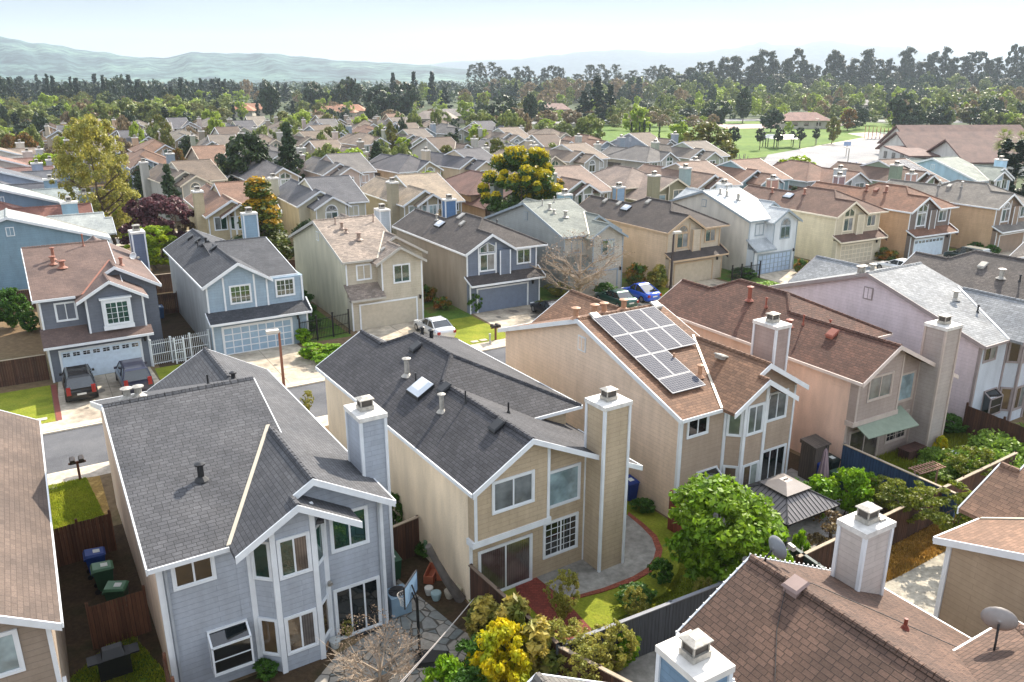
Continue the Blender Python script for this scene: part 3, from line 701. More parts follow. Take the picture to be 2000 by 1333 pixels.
poly('side_yard_grass', [at(130, 1333), at(250, 1230), at(340, 1333), at(330, 1480), at(90, 1480)], .012, ROUGHG)
poly('side_yard_dirt', [rw(7.6, -1.2), rw(10.6, -1.8), rw(10.6, 13), rw(7.6, 13)], .006, DIRT)
rpoly('side_yard_lawn', 18.2, 21.4, -5.5, 14, .006, ROUGHG); rpoly('side_yard_lawn', 29.2, 32, -5.5, 14, .006, DIRT)
# yard of the second house: lawn, curved patio with brick border
poly(LN, [rw(11.2, -6.2), rw(21.5, -5.9), rw(21.5, 3), rw(18, 3), rw(18, .2), rw(11.2, -.4)], .01, LAWN)
c0 = [at(*q) for q in ((1046, 1128), (1102, 1172), (1180, 1150), (1236, 1128), (1262, 1112), (1276, 1094), (1281, 1075), (1273, 1052), (1252, 1030), (1226, 1008), (1210, 1000), (1150, 1050))]
cx = sum(q[0] for q in c0)/len(c0); cy = sum(q[1] for q in c0)/len(c0)
m = MB(); idx = list(range(1, 10))
for k in range(len(idx)-1):
    a, b = c0[idx[k]], c0[idx[k+1]]
    def o_(q): d = math.hypot(q[0]-cx, q[1]-cy); return (q[0]+(q[0]-cx)/d*.3, q[1]+(q[1]-cy)/d*.3)
    a2, b2 = o_(a), o_(b); m.prism([(*a, .0), (*b, .0), (*b2, .0), (*a2, .0)], [(*a, .05), (*b, .05), (*b2, .05), (*a2, .05)])
def brickmat(name, col):
    if name in _m: return _m[name]
    mm = shingle(name, col, .2, .11, .22, .6); return mm
struct('brick_border', m, brickmat('brick_border', '#8a4a38'))
poly('patio', c0, .04, PATIO)
poly('brick_path', [at(1000, 1130), at(1046, 1128), at(1102, 1172), at(1165, 1240), at(1105, 1262), at(1010, 1160)], .03, brickmat('brick_paving', '#7d3b30'))
# flagstone patio of the first house
def flagmat():
    m, nt, b = newmat('flagstone'); mp = tc(nt)
    v = nt.nodes.new('ShaderNodeTexVoronoi'); v.feature = 'DISTANCE_TO_EDGE'; v.inputs['Scale'].default_value = 1.9; nt.links.new(mp, v.inputs['Vector'])
    v2 = nt.nodes.new('ShaderNodeTexVoronoi'); v2.inputs['Scale'].default_value = 1.9; nt.links.new(mp, v2.inputs['Vector'])
    bw = nt.nodes.new('ShaderNodeRGBToBW'); nt.links.new(v2.outputs['Color'], bw.inputs[0])
    a = ramp(nt, bw.outputs[0], [(.2, rgba(hx('#67706f'))), (.5, rgba(hx('#8c8a84'))), (.8, rgba(hx('#a39a8c')))])
    e = ramp(nt, v.outputs[0], [(.02, (0, 0, 0, 1)), (.05, (1, 1, 1, 1))])
    a = mixc(nt, e, rgba(hx('#4a463e')), a)
    a = mixc(nt, 1., a, ramp(nt, noise(nt, 6, 5, mp), [(.3, (.8, .8, .8, 1)), (.7, (1.15, 1.15, 1.15, 1))]), 'MULTIPLY')
    nt.links.new(a, b.inputs['Base Color']); b.inputs['Roughness'].default_value = .8; bump(nt, b, e, .4, .03); return m
FLAG = flagmat()
poly('flagstone_patio', [rw(5.2, -.6), rw(7.6, .2), rw(7.7, 3.2), rw(8.8, 3.2), rw(9.6, -1.5), rw(10.3, -3.5), rw(10.1, -6.2), rw(3.4, -6.4), rw(2.6, -2.6), rw(4, -1.6)], .02, FLAG)
poly('bare_soil_bed', [rw(-.3, -.1), rw(5.2, -.1), rw(5.2, -.6), rw(4, -1.6), rw(2.6, -2.6), rw(-.6, -3.5)], .014, DIRT)
poly('concrete_slab', [at(1100, 1400), at(1150, 1345), at(1230, 1280), at(1275, 1255), at(1330, 1333), at(1300, 1450)], .02, PATIO)
# third yard paving, straw strip and slab behind the right fence
poly('paving', [rw(22, -5.2), rw(30.5, -5.4), rw(30.5, 1.), rw(22, -.5)], .01, ground_mat('pale_paving', '#8d8a86', '#9c9893', '#a7a39d', .7, 3.))
poly(LN, [rw(32.6, -6), rw(42.5, -6), rw(42.5, .3), rw(32.6, -.8)], .01, ROUGHG)
poly('grey_paving', [at(1700, 900), at(1795, 880), at(1810, 905), at(1740, 935)], .02, PATIO); poly('grey_paving', [at(1835, 870), at(1890, 845), at(1930, 880), at(1880, 915)], .02, PATIO)
poly('straw_strip', [at(1700, 1075), at(1900, 990), at(1985, 1000), at(1760, 1125), at(1690, 1150)], .012, STRAW)
poly('concrete_slab', [at(1690, 1160), at(1765, 1122), at(1985, 1003), at(2050, 1100), at(1860, 1260), at(1750, 1260)], .016, ground_mat('weathered_slab', '#8f8a80', '#a8a294', '#b8b2a4', 1.2, 5.))
# park and schoolyard
poly('park_lawn', [at(1100, 262), at(1180, 243), at(1420, 237), at(1660, 236), at(1770, 245), at(1800, 262), at(1600, 290), at(1500, 305), at(1340, 330), at(1190, 320)], -.08, LAWND)
poly('schoolyard', [at(1500, 302), at(1570, 290), at(1710, 264), at(1840, 268), at(1900, 300), at(1800, 380), at(1560, 360), at(1480, 330)], -.07, ASPH2)
poly('park_path', [at(1560, 291), at(1690, 268), at(1655, 261), at(1700, 258), at(1780, 262), at(1712, 268), at(1600, 290), at(1570, 298)], -.05, SW)
poly('playground_floor', [at(1390, 322), at(1470, 318), at(1480, 330), at(1400, 336)], -.05, ground_mat('play_bark', '#8a6a50', '#9a7a60', '#806048', .1, 2.))
poly('tennis_court', [at(1395, 243), at(1660, 241), at(1640, 247), at(1420, 252)], -.06, ground_mat('court', '#b09a90', '#bfa8a0', '#c6b2aa', .05, 1.))
poly('far_road', [at(1000, 243), at(1500, 236), at(1900, 240), at(1900, 236), at(1500, 232), at(1000, 238)], -.06, ASPH2)

# hills: real ridges with relief
def ridge(name, prof, dist, base_py, mat, seed, depth, rough=1.):
    rng = random.Random(seed); m = MB(); nx = 160; ny = 26; th = PITCH
    xs = [prof[0][0]+(prof[-1][0]-prof[0][0])*k/nx for k in range(nx+1)]
    P = []
    for px in xs:
        for k in range(len(prof)-1):
            if prof[k][0] <= px <= prof[k+1][0]:
                t = (px-prof[k][0])/(prof[k+1][0]-prof[k][0]); t = t*t*(3-2*t); py = prof[k][1]*(1-t)+prof[k+1][1]*t; break
        P.append((px, py))
    rows = []
    for j in range(ny+1):
        v = j/ny; row = []
        for i, (px, py) in enumerate(P):
            D = dist+depth*(v*2-1) if v <= .5 else dist+depth*(v*2-1)
            X_ = (px-1000)/1575.*dist/math.cos(th)*1.0*math.cos(th)*.951
            hgt = max(4, CAM_H+(150-py)/1657.*math.hypot(dist, 0)*1.0)
            s = math.sin(v*math.pi)**1.15
            rid = abs(math.sin(i*.19+math.sin(v*3+i*.05)*1.6+seed))*.5+abs(math.sin(i*.43+v*4.+seed*2))*.32+abs(math.sin(i*.91+v*6+seed*3))*.18
            edge = 1-abs(2*v-1)
            hgt2 = hgt*s*(1-.6*rough*rid*(1-edge)*(1 if v < .5 else .3)*(4*v*(1-v)+.2))+hgt*.012*math.sin(i*1.7+seed)*edge
            row.append(m.p((X_*D/dist, D, hgt2-2)))
        rows.append(row)
    for j in range(ny):
        for i in range(nx): m.ids([rows[j][i], rows[j][i+1], rows[j+1][i+1], rows[j+1][i]])
    o = m.build(name, mat, smooth=True); o['kind'] = 'structure'; return o
def hillmat(name, c1, c2, c3):
    m, nt, b = newmat(name); t_ = tc(nt); f = noise(nt, .0035, 8, t_, .62); g_ = noise(nt, .02, 6, t_, .7)
    a = ramp(nt, f, [(.35, rgba(hx(c1))), (.5, rgba(hx(c2))), (.62, rgba(hx(c3)))])
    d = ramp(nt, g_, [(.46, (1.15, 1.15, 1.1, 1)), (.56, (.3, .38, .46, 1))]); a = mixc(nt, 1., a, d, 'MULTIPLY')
    nt.links.new(a, b.inputs['Base Color']); b.inputs['Roughness'].default_value = 1; return m
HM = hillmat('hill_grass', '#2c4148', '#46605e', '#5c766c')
ridge('grass_hills', [(-700, 95), (-350, 60), (-100, 66), (0, 74), (90, 88), (200, 103), (270, 113), (330, 114), (380, 104), (450, 106), (530, 106), (590, 112), (680, 120), (760, 123), (820, 127), (900, 134), (980, 148), (1100, 150)], 2600, 150, HM, 1, 950)
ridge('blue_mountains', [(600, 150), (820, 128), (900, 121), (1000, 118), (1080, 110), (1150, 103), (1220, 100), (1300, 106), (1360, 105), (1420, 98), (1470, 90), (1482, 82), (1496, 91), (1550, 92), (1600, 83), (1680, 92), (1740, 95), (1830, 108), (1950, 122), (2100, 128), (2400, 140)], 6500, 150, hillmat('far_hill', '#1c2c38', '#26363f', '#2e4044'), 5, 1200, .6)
m = MB(); hw = 8600
m.box(-hw, hw, -400, 8600, -1.2, 420)
hz = m.build('haze', [], None); hz['kind'] = 'stuff'; hz['label'] = 'pale air haze over the whole valley'
hz.data.materials.clear(); hm = bpy.data.materials.new('haze_air'); hm.use_nodes = True; hn = hm.node_tree
for q in list(hn.nodes): hn.nodes.remove(q)
pv = hn.nodes.new('ShaderNodeVolumePrincipled'); out = hn.nodes.new('ShaderNodeOutputMaterial'); hn.links.new(pv.outputs[0], out.inputs['Volume'])
pv.inputs['Color'].default_value = (.58, .67, .78, 1); pv.inputs['Density'].default_value = .00014; pv.inputs['Anisotropy'].default_value = .25
hz.data.materials.append(hm)
# ---------------- houses ----------------
def roofm(c, v=.17, j=.4): return shingle('shingle_'+c.strip('#'), c, v, joint_shadow=j)
def sid(c): return siding('siding_'+c.strip('#'), c)
def stu(c): return stucco('stucco_'+c.strip('#'), c)
TRIMS = {'w': WHITE, 'c': CREAM, 'g': plain('grey_trim', '#8b979f', .5), 't': plain('tan_trim', '#b59c80', .5), 'b': plain('brown_trim', '#5a4638', .5)}
def HP(k): return rw(*HX[k])
# near row (backs towards the camera)
A = house_q('house', 'slate blue house with dark grey roof, bay window and basketball hoop in its back yard', (-10.99, 21.53), 32, roofm('#505155'), sid('#a2a9b3'), stu('#e2cdb8'), face='rear', fasc=WHITE)
FL.update(mx=False, my=False)
for h_, x_, z1_ in ((A, .2, 5.2), (A, 7.3, 5.2)): q_ = MB(); q_.box(x_-.04, x_+.04, -.1, -.02, .1, z1_); q_.build('downpipe', plain('downpipe_grey', '#9aa0a6', .5), h_)
pipe(A, 2.05, 2.75, 6.3, .55, .11); pipe(A, .6, 7.9, 7.85, .35, .13, METAL); pipe(A, 1.0, 7.9, 7.85, .35, .13, METAL); pipe(A, 3.6, 8.1, 7.7, .45, .04, cap=False); pipe(A, 4.6, 8.1, 7.7, .3, .09)
g_ = MB(); g_.slab([(1.4, 15.2, 3.0), (6.6, 15.2, 3.0), (5.2, 17.2, 4.6), (2.8, 17.2, 4.6)], .15); g_.slab([(6.6, 15.2, 3.), (6.6, 21, 3.), (5.2, 17.2, 4.6)], .15)
g_.slab([(1.4, 15.2, 3.0), (2.8, 17.2, 4.6), (1.4, 21, 3.)], .15); g_.slab([(1.4, 21, 3), (2.8, 17.2, 4.6), (5.2, 17.2, 4.6), (6.6, 21, 3)], .15); g_.box(1.7, 6.3, 15.3, 20.6, 0, 2.9)
g_.build('garage_wing', roofm('#505155'), A)
B = house_p('house', 'tan house with charcoal hipped roof and long stucco side, second in near row', (-1.4, 26.31), 33, roofm('#424246', .2, .38), siding('tan_panel', '#b5a389', .2, .95, .7), stu('#ead8bc'), face='rear')
skylight(B, 1.55, 7.3, 6.3, .578, 0, .42, .6); boxvent(B, 2.9, 10.4, 7.08, .578, 0); boxvent(B, 2.06, 6.0, 6.6, .578, 0); boxvent(B, 1.95, 1.55, 6.53, .578, 0)
pipe(B, 1.75, 9.0, 6.4, .8, .12, METAL); pipe(B, 1.35, 4.9, 6.17, .75, .1, METAL); pipe(B, 1.7, 8.0, 6.37, .5, .04, cap=False); pipe(B, 2.1, 4.2, 6.6, .6, .035, cap=False); pipe(B, 3.7, 3.4, 6.1, .5, .04, cap=False); pipe(B, 4.6, 12., 6.8, .5, .1); pipe(B, 4.2, 12.2, 7., .45, .08)
Cc = house_q('house', 'beige house with terracotta brown roof carrying solar panels', (7.48, 32.75), 31.6, roofm('#755845', .26, .5), sid('#a99684'), sid('#dfc8b2'), face='rear', chmat=sid('#a08f88'), gl=G_BLIND)
boxvent(Cc, .7, 7.3, 7.8, 0, .33, METAL); boxvent(Cc, 4.75, 7.3, 7.8, 0, .33, METAL); boxvent(Cc, 4.3, 2.0, 6.58, -.3, 0, METAL)
for x_ in (.3, 1.5, 2.1, 3.4): pipe(Cc, x_-.4, 7.9, 7.8, .5, .14, plain('tan_pipe', '#a87f62'))
pipe(Cc, 2.75, 1.8, 6.0, .55, .1, plain('tan_pipe', '#a87f62')); pipe(Cc, 2.35, 3.2, 6.45, .4, .05, plain('tan_pipe', '#a87f62'), cap=False)
def solarmat():
    m, nt, b = newmat('solar_cells'); br = nt.nodes.new('ShaderNodeTexBrick'); nt.links.new(tc(nt, 'UV'), br.inputs[0]); br.offset = 0
    for k, v in (('Scale', 1.), ('Brick Width', .135), ('Row Height', .135), ('Mortar Size', .006), ('Bias', 0.)): br.inputs[k].default_value = v
    br.inputs['Color1'].default_value = (.05, .055, .075, 1); br.inputs['Color2'].default_value = (.07, .075, .095, 1); br.inputs['Mortar'].default_value = (.3, .3, .32, 1)
    nt.links.new(br.outputs['Color'], b.inputs['Base Color']); b.inputs['Roughness'].default_value = .5; b.inputs['Specular IOR Level'].default_value = .02; return m
SOLAR = solarmat(); SFR = plain('aluminium_frame', '#b0b0b2', .6, .1)
def panel(root, x0, x1, y0, y1, f0, sx, sy, h=.14):
    def q(x, y, a): return (x, y, f0+sx*x+sy*y+a)
    m = MB(); m.hexa([q(x0, y0, h), q(x1, y0, h), q(x1, y1, h), q(x0, y1, h), q(x0, y0, h+.04), q(x1, y0, h+.04), q(x1, y1, h+.04), q(x0, y1, h+.04)])
    o = m.build('solar_panel', SFR, root); e = .03; m = MB()
    m.hexa([q(x0+e, y0+e, h+.03), q(x1-e, y0+e, h+.03), q(x1-e, y1-e, h+.03), q(x0+e, y1-e, h+.03), q(x0+e, y0+e, h+.046), q(x1-e, y0+e, h+.046), q(x1-e, y1-e, h+.046), q(x0+e, y1-e, h+.046)])
    m.build('cells', SOLAR, o)
for j, (yy, n) in enumerate(((7.15, 4), (5.45, 4), (3.75, 2))):
    for i in range(n): panel(Cc, .38+i*1.03, .38+i*1.03+1.0, yy-1.66, yy, 5.4, 0, .33)
panel(Cc, .38, 2.41, 2.05-1.0, 2.05, 5.4, 0, .33)
D = house_p('house', 'pinkish beige house with dark brown roof, green awning and weathered chimney', (17.2, 37.3), 30.5, roofm('#5d4136', .25, .42), sid('#a3948c'), stu('#dcbca8'), face='rear', trim=plain('dusty_trim', '#b5a79d'), fasc=plain('pink_white_trim', '#cdbfb6'), chmat=sid('#a99f99'), chz=7.2)
boxvent(D, 3.0, 12.5, 6.7, .3, 0, plain('rust_vent', '#8a4a38')); boxvent(D, 1.7, 3.2, 6.4, .578, 0, plain('rust_vent', '#8a4a38'))
for a_ in ((2.2, 9.6, 6.75, .8, .12), (2.1, 8.2, 6.7, .5, .05), (1.4, 5.8, 6.25, .35, .12), (1.8, 5.2, 6.45, .5, .04), (3.3, 4.6, 6.2, .4, .05)): pipe(D, *a_, plain('rust_vent', '#8a4a38'))
aw = MB(); aw.slab([(.3, -.75, 2.3), (4.0, -1.0, 2.3), (4.3, .35, 2.85), (.3, .35, 2.85)], .05); aw.build('awning', plain('faded_green_canvas', '#84907f', .8), D)
E_ = house_q('house', 'lilac grey house with pale grey shingle roof and wide plank gable wall', (26.3, 42.8), 31.5, roofm('#8a8d90', .2, .55), stu('#bcc3cb'), siding('lilac_siding', '#d6cacf'), face='rear', trim=plain('mauve_trim', '#8f8583'), chim=False, gl=G_DARK, valley=plain('white_valley', '#e2e5e8', .5))
pipe(E_, 3.0, 3.6, 6.6, .5, .13, METAL); pipe(E_, 3.1, 2.2, 6.1, .4, .05)
for x_ in (-.1, .3, 1.2): pipe(E_, x_-.6+.6, 8.2, 7.6, .5, .13, METAL)
F_ = house_p('house', 'house with dark grey hipped roof and large skylight at right edge', rw(53.5, -3.5), 30, roofm('#58524f', .2, .45), sid('#8f8f90'), stu('#9a9aa0'), face='rear', chim=False)
skylight(F_, 1.6, 6.0, 6.33, .578, 0, .45, .6); pipe(F_, 1.5, 8.5, 6.3, .6, .15, METAL); boxvent(F_, 2.2, 10.3, 6.68, .578, 0, METAL); pipe(F_, 1.6, 7.3, 6.3, .4, .05)
house_q('house', 'house with grey roof mostly cut off by the right edge of the picture', rw(64.3, -4.5), 29, roofm('#77706a'), stu('#a9a6a8'), face='rear', chim=False)
Gh = house_p('house', 'brown roofed tan house cut by the left edge beside the narrow bin passage', rw(-10.35, -1.35), 31, roofm('#5a4e47', .14, .75), sid('#8f8173'), stu('#9a8c7c'), face='rear', mx=True, chim=False, gl=G_SKY)
# row backing on to them (only the far ends are in view)
I_ = house_p('house', 'brown roofed house in the bottom right corner with a satellite dish on its edge', (4.9, 18.0), 31, roofm('#604b40', .22, .36), sid('#8f8480'), stu('#b8aa90'), face='rear', my=True, chim=False, trim=WHITE)
FL.update(mx=False, my=True, W=7.4, L=0)
boxvent(I_, 2.25, 1.2, 6.68, .3, 0, plain('pinkish_vent', '#85706a'), .21); pipe(I_, 4.5, 3., 5.75, .3, .05, plain('rust_pipe', '#7a3a2c'), cap=False)
chimney(I_, 5.55, 6.75, .0, .85, 0, 7.1, sid('#c0b8b2')); FL.update(my=False)
J_ = house_q('house', 'tan sided house with orange brown roof at lower right edge', rw(22.2, -11.9), 29, roofm('#7a5f4e', .2, .6), sid('#a8957e'), face='rear', my=True, chim=False)
K_ = house_q('house', 'house at bottom edge with blue sided chimney and grey roof tip', (4.9-10.4*RC+1.1*RS, 18.0-10.4*RS-1.1*RC), 31, roofm('#6a6763'), sid('#7f96a8'), face='rear', my=True, chim=False)
FL.update(my=True, L=0); chimney(K_, 7.55, 8.45, .6, 1.85, 0, 7.3, sid('#6f8ba3'), capmat=plain('dirty_white_paint', '#d3cfc8')); FL.update(my=False)
# far side of the street (fronts towards the camera)
def vents(h, pts, mat=None, k=S1):
    for (x, y, r, hh) in pts: pipe(h, x, y, 5.4+k*y, hh, r, mat or METAL)
TER = plain('terracotta_pipe', '#8a5a48')
h1 = house_q('house', 'dark blue grey house with red brown roof and white garage door with small windows', HP(0), 32, roofm('#675650', .12, .8), sid('#656b76'), stu('#b3a690'), face='front', skirt='full', gar='lites', garmat=plain('white_garage', '#c7d6e2', .5), style='boxed', chmat=sid('#5f6a80'), valley=TER)
vents(h1, ((1.4, 4.9, .13, .5), (1.9, 4.3, .16, .45), (3.6, 7.0, .05, .8), (1.5, 5.5, .1, .8)), TER); pipe(h1, 5.6, 4., 6.6, .5, .1, TER)
h2 = house_p('house', 'light blue house with charcoal roof and white gridded garage door', HP(1), 31.5, roofm('#45474c', .2, .45), sid('#8fa3b3'), stu('#a9aeb0'), face='front', variant='cross', gar='grid', garmat=plain('pale_blue_door', '#8fa8bc', .5), chmat=sid('#8ba3b5'), chz=8.5, chx=1.3)
for a_ in ((1.6, 13.2), (1.8, 11.), (2.0, 8.9), (2.1, 6.2)): boxvent(h2, a_[0], a_[1], 5.4+.578*a_[0], .578, 0)
pipe(h2, 1.9, 8., 6.5, .7, .09); pipe(h2, 1.5, 9.4, 6.2, .5, .04)
h3 = house_q('house', 'cream house with speckled tan roof and plain beige garage door', HP(2), 31, roofm('#8b7f75', .3, .7), sid('#b5ad9c'), stu('#bcb59e'), face='front', garmat=plain('beige_garage', '#b5ac9a', .5), chmat=sid('#a9b3bb'), trim=WHITE, fasc=plain('greige_trim', '#aaa79f'))
vents(h3, ((1.6, 5.7, .12, .5), (1.35, 6.6, .05, .5), (1.7, 5., .1, .3), (2.3, 3.7, .16, .55), (4.7, 6.4, .05, .6)), plain('tan_pipe2', '#8f7a6c')); boxvent(h3, 3.4, 1.3, 6.0, .58, 0, METAL, .16)
h4 = house_p('house', 'navy fronted house with taupe side wall, dark roof and blue garage door', HP(3), 30.5, roofm('#4c4745', .2, .5), sid('#6a7484'), stu('#958c80'), face='front', garmat=plain('slate_blue_door', '#6a7688', .5), chmat=sid('#4f6f95'), chz=8.2, gl=G_GREEN)
skylight(h4, 1.5, 8.3, 6.27, .578, 0, .35, .6); boxvent(h4, 2.3, 5.2, 6.73, .578, 0, METAL); boxvent(h4, 3.0, 6.8, 7.1, .578, 0, METAL, .28); pipe(h4, 1.9, 9.7, 6.5, .5, .1, METAL); pipe(h4, 5.6, 4.6, 6.4, .5, .05)
h5 = house_q('house', 'pale grey house with green grey shingle roof behind the bare tree', HP(4), 31, roofm('#7c817b', .15, .7), sid('#b0aba0'), sid('#9fa3a1'), face='front', trim=TRIMS['g'], garmat=plain('grey_beige_door', '#aaa498'), chmat=sid('#7a9aa8'))
vents(h5, ((1.6, 5.7, .12, .5), (1.35, 6.6, .05, .5), (1.6, 4.9, .1, .3), (2.3, 4., .16, .55), (3.0, 7., .05, .5)))
h6 = house_p('house', 'peach sided house with dark brown roof, arched window and street lamp in front', HP(5), 31, roofm('#4a4340', .15, .6), sid('#b8ab98'), sid('#d2bba0'), face='front', style='arch', trim=TRIMS['t'], garmat=plain('cream_door', '#b9ab95'), chmat=sid('#8aa3b8'), fasc=TRIMS['t'], chz=8.2)
skylight(h6, 1.5, 8.3, 6.27, .578, 0, .35, .6)
for a_ in ((1.9, 12.4), (1.9, 10.), (2.9, 6.4)): boxvent(h6, a_[0], a_[1], 5.4+.578*a_[0], .578, 0, METAL)
h7 = house_q('house', 'white house with white roof and gridded garage door beside iron fence', HP(6), 32, roofm('#b3b8bb', .1, .8), stu('#c9cfd4'), stu('#cfc9bd'), face='front', style='arch', trim=TRIMS['g'], gar='grid', garmat=plain('blue_white_door', '#9fb2c8'), chmat=sid('#b9bcc0'), fasc=TRIMS['g'])
vents(h7, ((1.3, 6.5, .1, .5), (1.7, 5.9, .1, .5), (2.4, 4.9, .14, .6), (3., 7.2, .05, .4)), METAL)
h8 = house_p('house', 'cream house with taupe brown roof and pale gridded garage door behind a white car', HP(7), 28.5, roofm('#6b5348', .18, .6), sid('#c3b9a2'), sid('#d4c8ac'), face='front', trim=CREAM, gar='grid', garmat=plain('cream_door2', '#b5ac98'), chmat=sid('#b58f80'), fasc=CREAM, chz=8)
skylight(h8, 1.5, 8.3, 6.27, .578, 0, .35, .6); pipe(h8, 2.2, 6.6, 6.7, .6, .12, TER); pipe(h8, 1.7, 11, 6.4, .5, .12, TER)
h9 = house_p('house', 'orange tan house with brown roof, grey front and white garage door with window strip', HP(8), 28, roofm('#7c5a48', .2, .7), sid('#756a64'), sid('#c29f7e'), face='front', gar='lites', garmat=plain('white_garage', '#c7d6e2', .5), chmat=sid('#8f7a7c'), chz=8)
pipe(h9, 2.0, 7.7, 6.6, .6, .14, TER); pipe(h9, 2.3, 5.2, 6.7, .6, .14, TER); boxvent(h9, 2.2, 6.5, 6.7, .578, 0, TER)
h10 = house_p('house', 'tan orange house with grey roof and arched upper window at right edge', HP(9), 30, roofm('#75706a', .15, .7), sid('#8a7868'), sid('#c4a584'), face='front', style='arch', chmat=sid('#b08f84'), chz=8)
pipe(h10, 2.2, 8.7, 6.7, .6, .1, METAL); pipe(h10, 2.5, 6., 6.8, .6, .1, METAL); boxvent(h10, 2.2, 7.4, 6.7, .578, 0, METAL)
# second row behind, backs towards the camera
def hq(*a, **k): k.setdefault('lod', 1); return house_q('house', *a, **k)
def hp(*a, **k): k.setdefault('lod', 1); return house_p('house', *a, **k)
hq('cream house with brown roof and white bay window beyond the dark red plum tree', rw(14.8, 66.5), 29, roofm('#7c6152', .15, .7), sid('#b9ab8c'), face='rear', mx=True, gl=G_GREEN)
r2 = hq('pale green grey house with slate roof and arched gable window', rw(25.2, 66), 29, roofm('#55565b', .12, .7), stu('#b9b5a2'), face='front', mx=True, style='arch', gar='plain')
hq('olive grey house with light tan roof and tall pale chimney', rw(36., 63.), 30, roofm('#8f8272', .15, .7), sid('#9a927c'), face='rear', mx=True, gl=G_SKY)
hp('low brown red roofed house with black framed chimney beside the big yellow topped tree', rw(46.8, 62.5), 30, roofm('#6b5048', .12, .8), stu('#a08a74'), face='rear', mx=True, trim=TRIMS['b'], chmat=stu('#8b9490'))
hq('sage green house with mauve brown roof right of the big yellow topped tree', rw(57., 61), 30, roofm('#7c6a60', .15, .7), sid('#8b9384'), face='rear', mx=True)
hp('olive house with grey brown roof behind the dark roofed peach house', rw(67.5, 57.5), 29, roofm('#80726a', .15, .7), sid('#8f8a70'), face='rear', mx=True, trim=TRIMS['c'])
hq('tan grey house with white raked gable between two chimneys', rw(76.2, 57), 28, roofm('#7a665a', .15, .7), sid('#9c9280'), face='rear', mx=True, chmat=sid('#8fa3a3'))
hq('teal gabled house with brown roof behind the white house', rw(85.3, 55.5), 27, roofm('#7a6052', .15, .7), sid('#7d98a0'), face='front', mx=True, chmat=sid('#8fb0c4'))
hp('white walled house with brown roof left of the round yellow tree', rw(94.5, 50), 27, roofm('#75594c', .15, .7), stu('#b9bdc0'), face='rear', mx=True)
hg = hq('sage green house with two sets of roof solar panels', rw(104., 44.5), 26, roofm('#6b584d', .15, .7), sid('#7f8f7c'), face='rear', mx=True, gl=G_DARK)
FL.update(mx=True, W=7.5)
for i in range(2):
    for j in range(4): panel(hg, .6+i*1.2, 1.7+i*1.2, 1.2+j*1.4, 2.5+j*1.4, 5.4, 0, .33)
FL.update(mx=False)
hq('light blue house with tall chimney and grey green roof near the palms', rw(116., 42), 26, roofm('#8a9088', .12, .8), stu('#a9c3d4'), face='rear', mx=False, chmat=stu('#a9c8dd'))
# column of houses at the left, their backs turned to the right
LC = [('bright blue sided house with pale roof and square attic vent at left edge', '#a3a8a6', '#7893a3', 'q'), ('blue house with reddish brown roof and white chimney at left edge', '#7a554c', '#8aa2b0', 'p'),
      ('steel blue house with pale edged roof, third in the left column', '#9aa3a3', '#6f8599', 'q'), ('slate roofed house with paired blue chimneys in the left column', '#55575e', '#7c95a5', 'p'),
      ('dark grey roofed house with white raked edge, fifth in the left column', '#62646a', '#8a94a6', 'q'), ('mauve brown roofed house with blue chimney in the left column', '#7c625c', '#9aa0a8', 'p'),
      ('rose brown roofed house below the orange leaved tree', '#8a6c62', '#a8a29c', 'q'), ('grey roofed house at the far end of the left column', '#7c7a78', '#a9a9a6', 'p'), ('last small roof of the left column by the dark cypresses', '#8a7d72', '#b5afa4', 'q')]
for i, (lab, rc, wc, kd) in enumerate(LC):
    y = 58.9+i*11.2; x = 4.2-i*.35
    f = hq if kd == 'q' else hp
    o = f(lab, rw(x, y), 121, roofm(rc, .12, .8), sid(wc), face='rear', lod=1 if i < 3 else 2)
# farther rows
random.seed(7)
ROOFS = ['#6b5f54', '#676462', '#776a5e', '#565559', '#7a6050', '#80786d', '#706860', '#5e5046']
WALLS = ['#b8ab96', '#a9a79f', '#b49a80', '#8c97a3', '#c4bba8', '#9aa08f', '#b9a9a0', '#8f8577']
CN = {'#6b5f54': 'brown', '#676462': 'grey', '#776a5e': 'taupe', '#565559': 'charcoal', '#7a6050': 'rust brown', '#80786d': 'sandy grey', '#706860': 'warm grey', '#5e5046': 'dark brown',
      '#b8ab96': 'beige', '#a9a79f': 'light grey', '#b49a80': 'tan', '#8c97a3': 'blue grey', '#c4bba8': 'cream', '#9aa08f': 'sage', '#b9a9a0': 'pinkish', '#8f8577': 'olive brown'}
def pool(): pass
ORD = ['first', 'second', 'third', 'fourth', 'fifth', 'sixth', 'seventh', 'eighth', 'ninth', 'tenth', 'eleventh', 'twelfth']
rowsd = [(97, 'front', 16, 114, 'second street row'), (123, 'rear', 14, 114, 'row behind second street'), (152, 'front', 8, 112, 'third street row'), (178, 'rear', 8, 112, 'row behind third street'),
         (208, 'front', 5, 112, 'fourth street row'), (235, 'rear', 5, 108, 'row behind fourth street')]
protos = []
def far_house(i, kd, face, mx, rc, wc, label, loc, rz, group):
    f = hq if kd == 'q' else hp
    return f(label, loc, rz, roofm(rc, .12, .8), sid(wc) if i % 2 else stu(wc), face=face, mx=mx, lod=2, group=group, style='arch' if i % 3 == 0 else '', gar='lites' if i % 4 == 1 else 'plain',
             trim=WHITE if i % 5 else CREAM)
PR = {}
cnt = 0
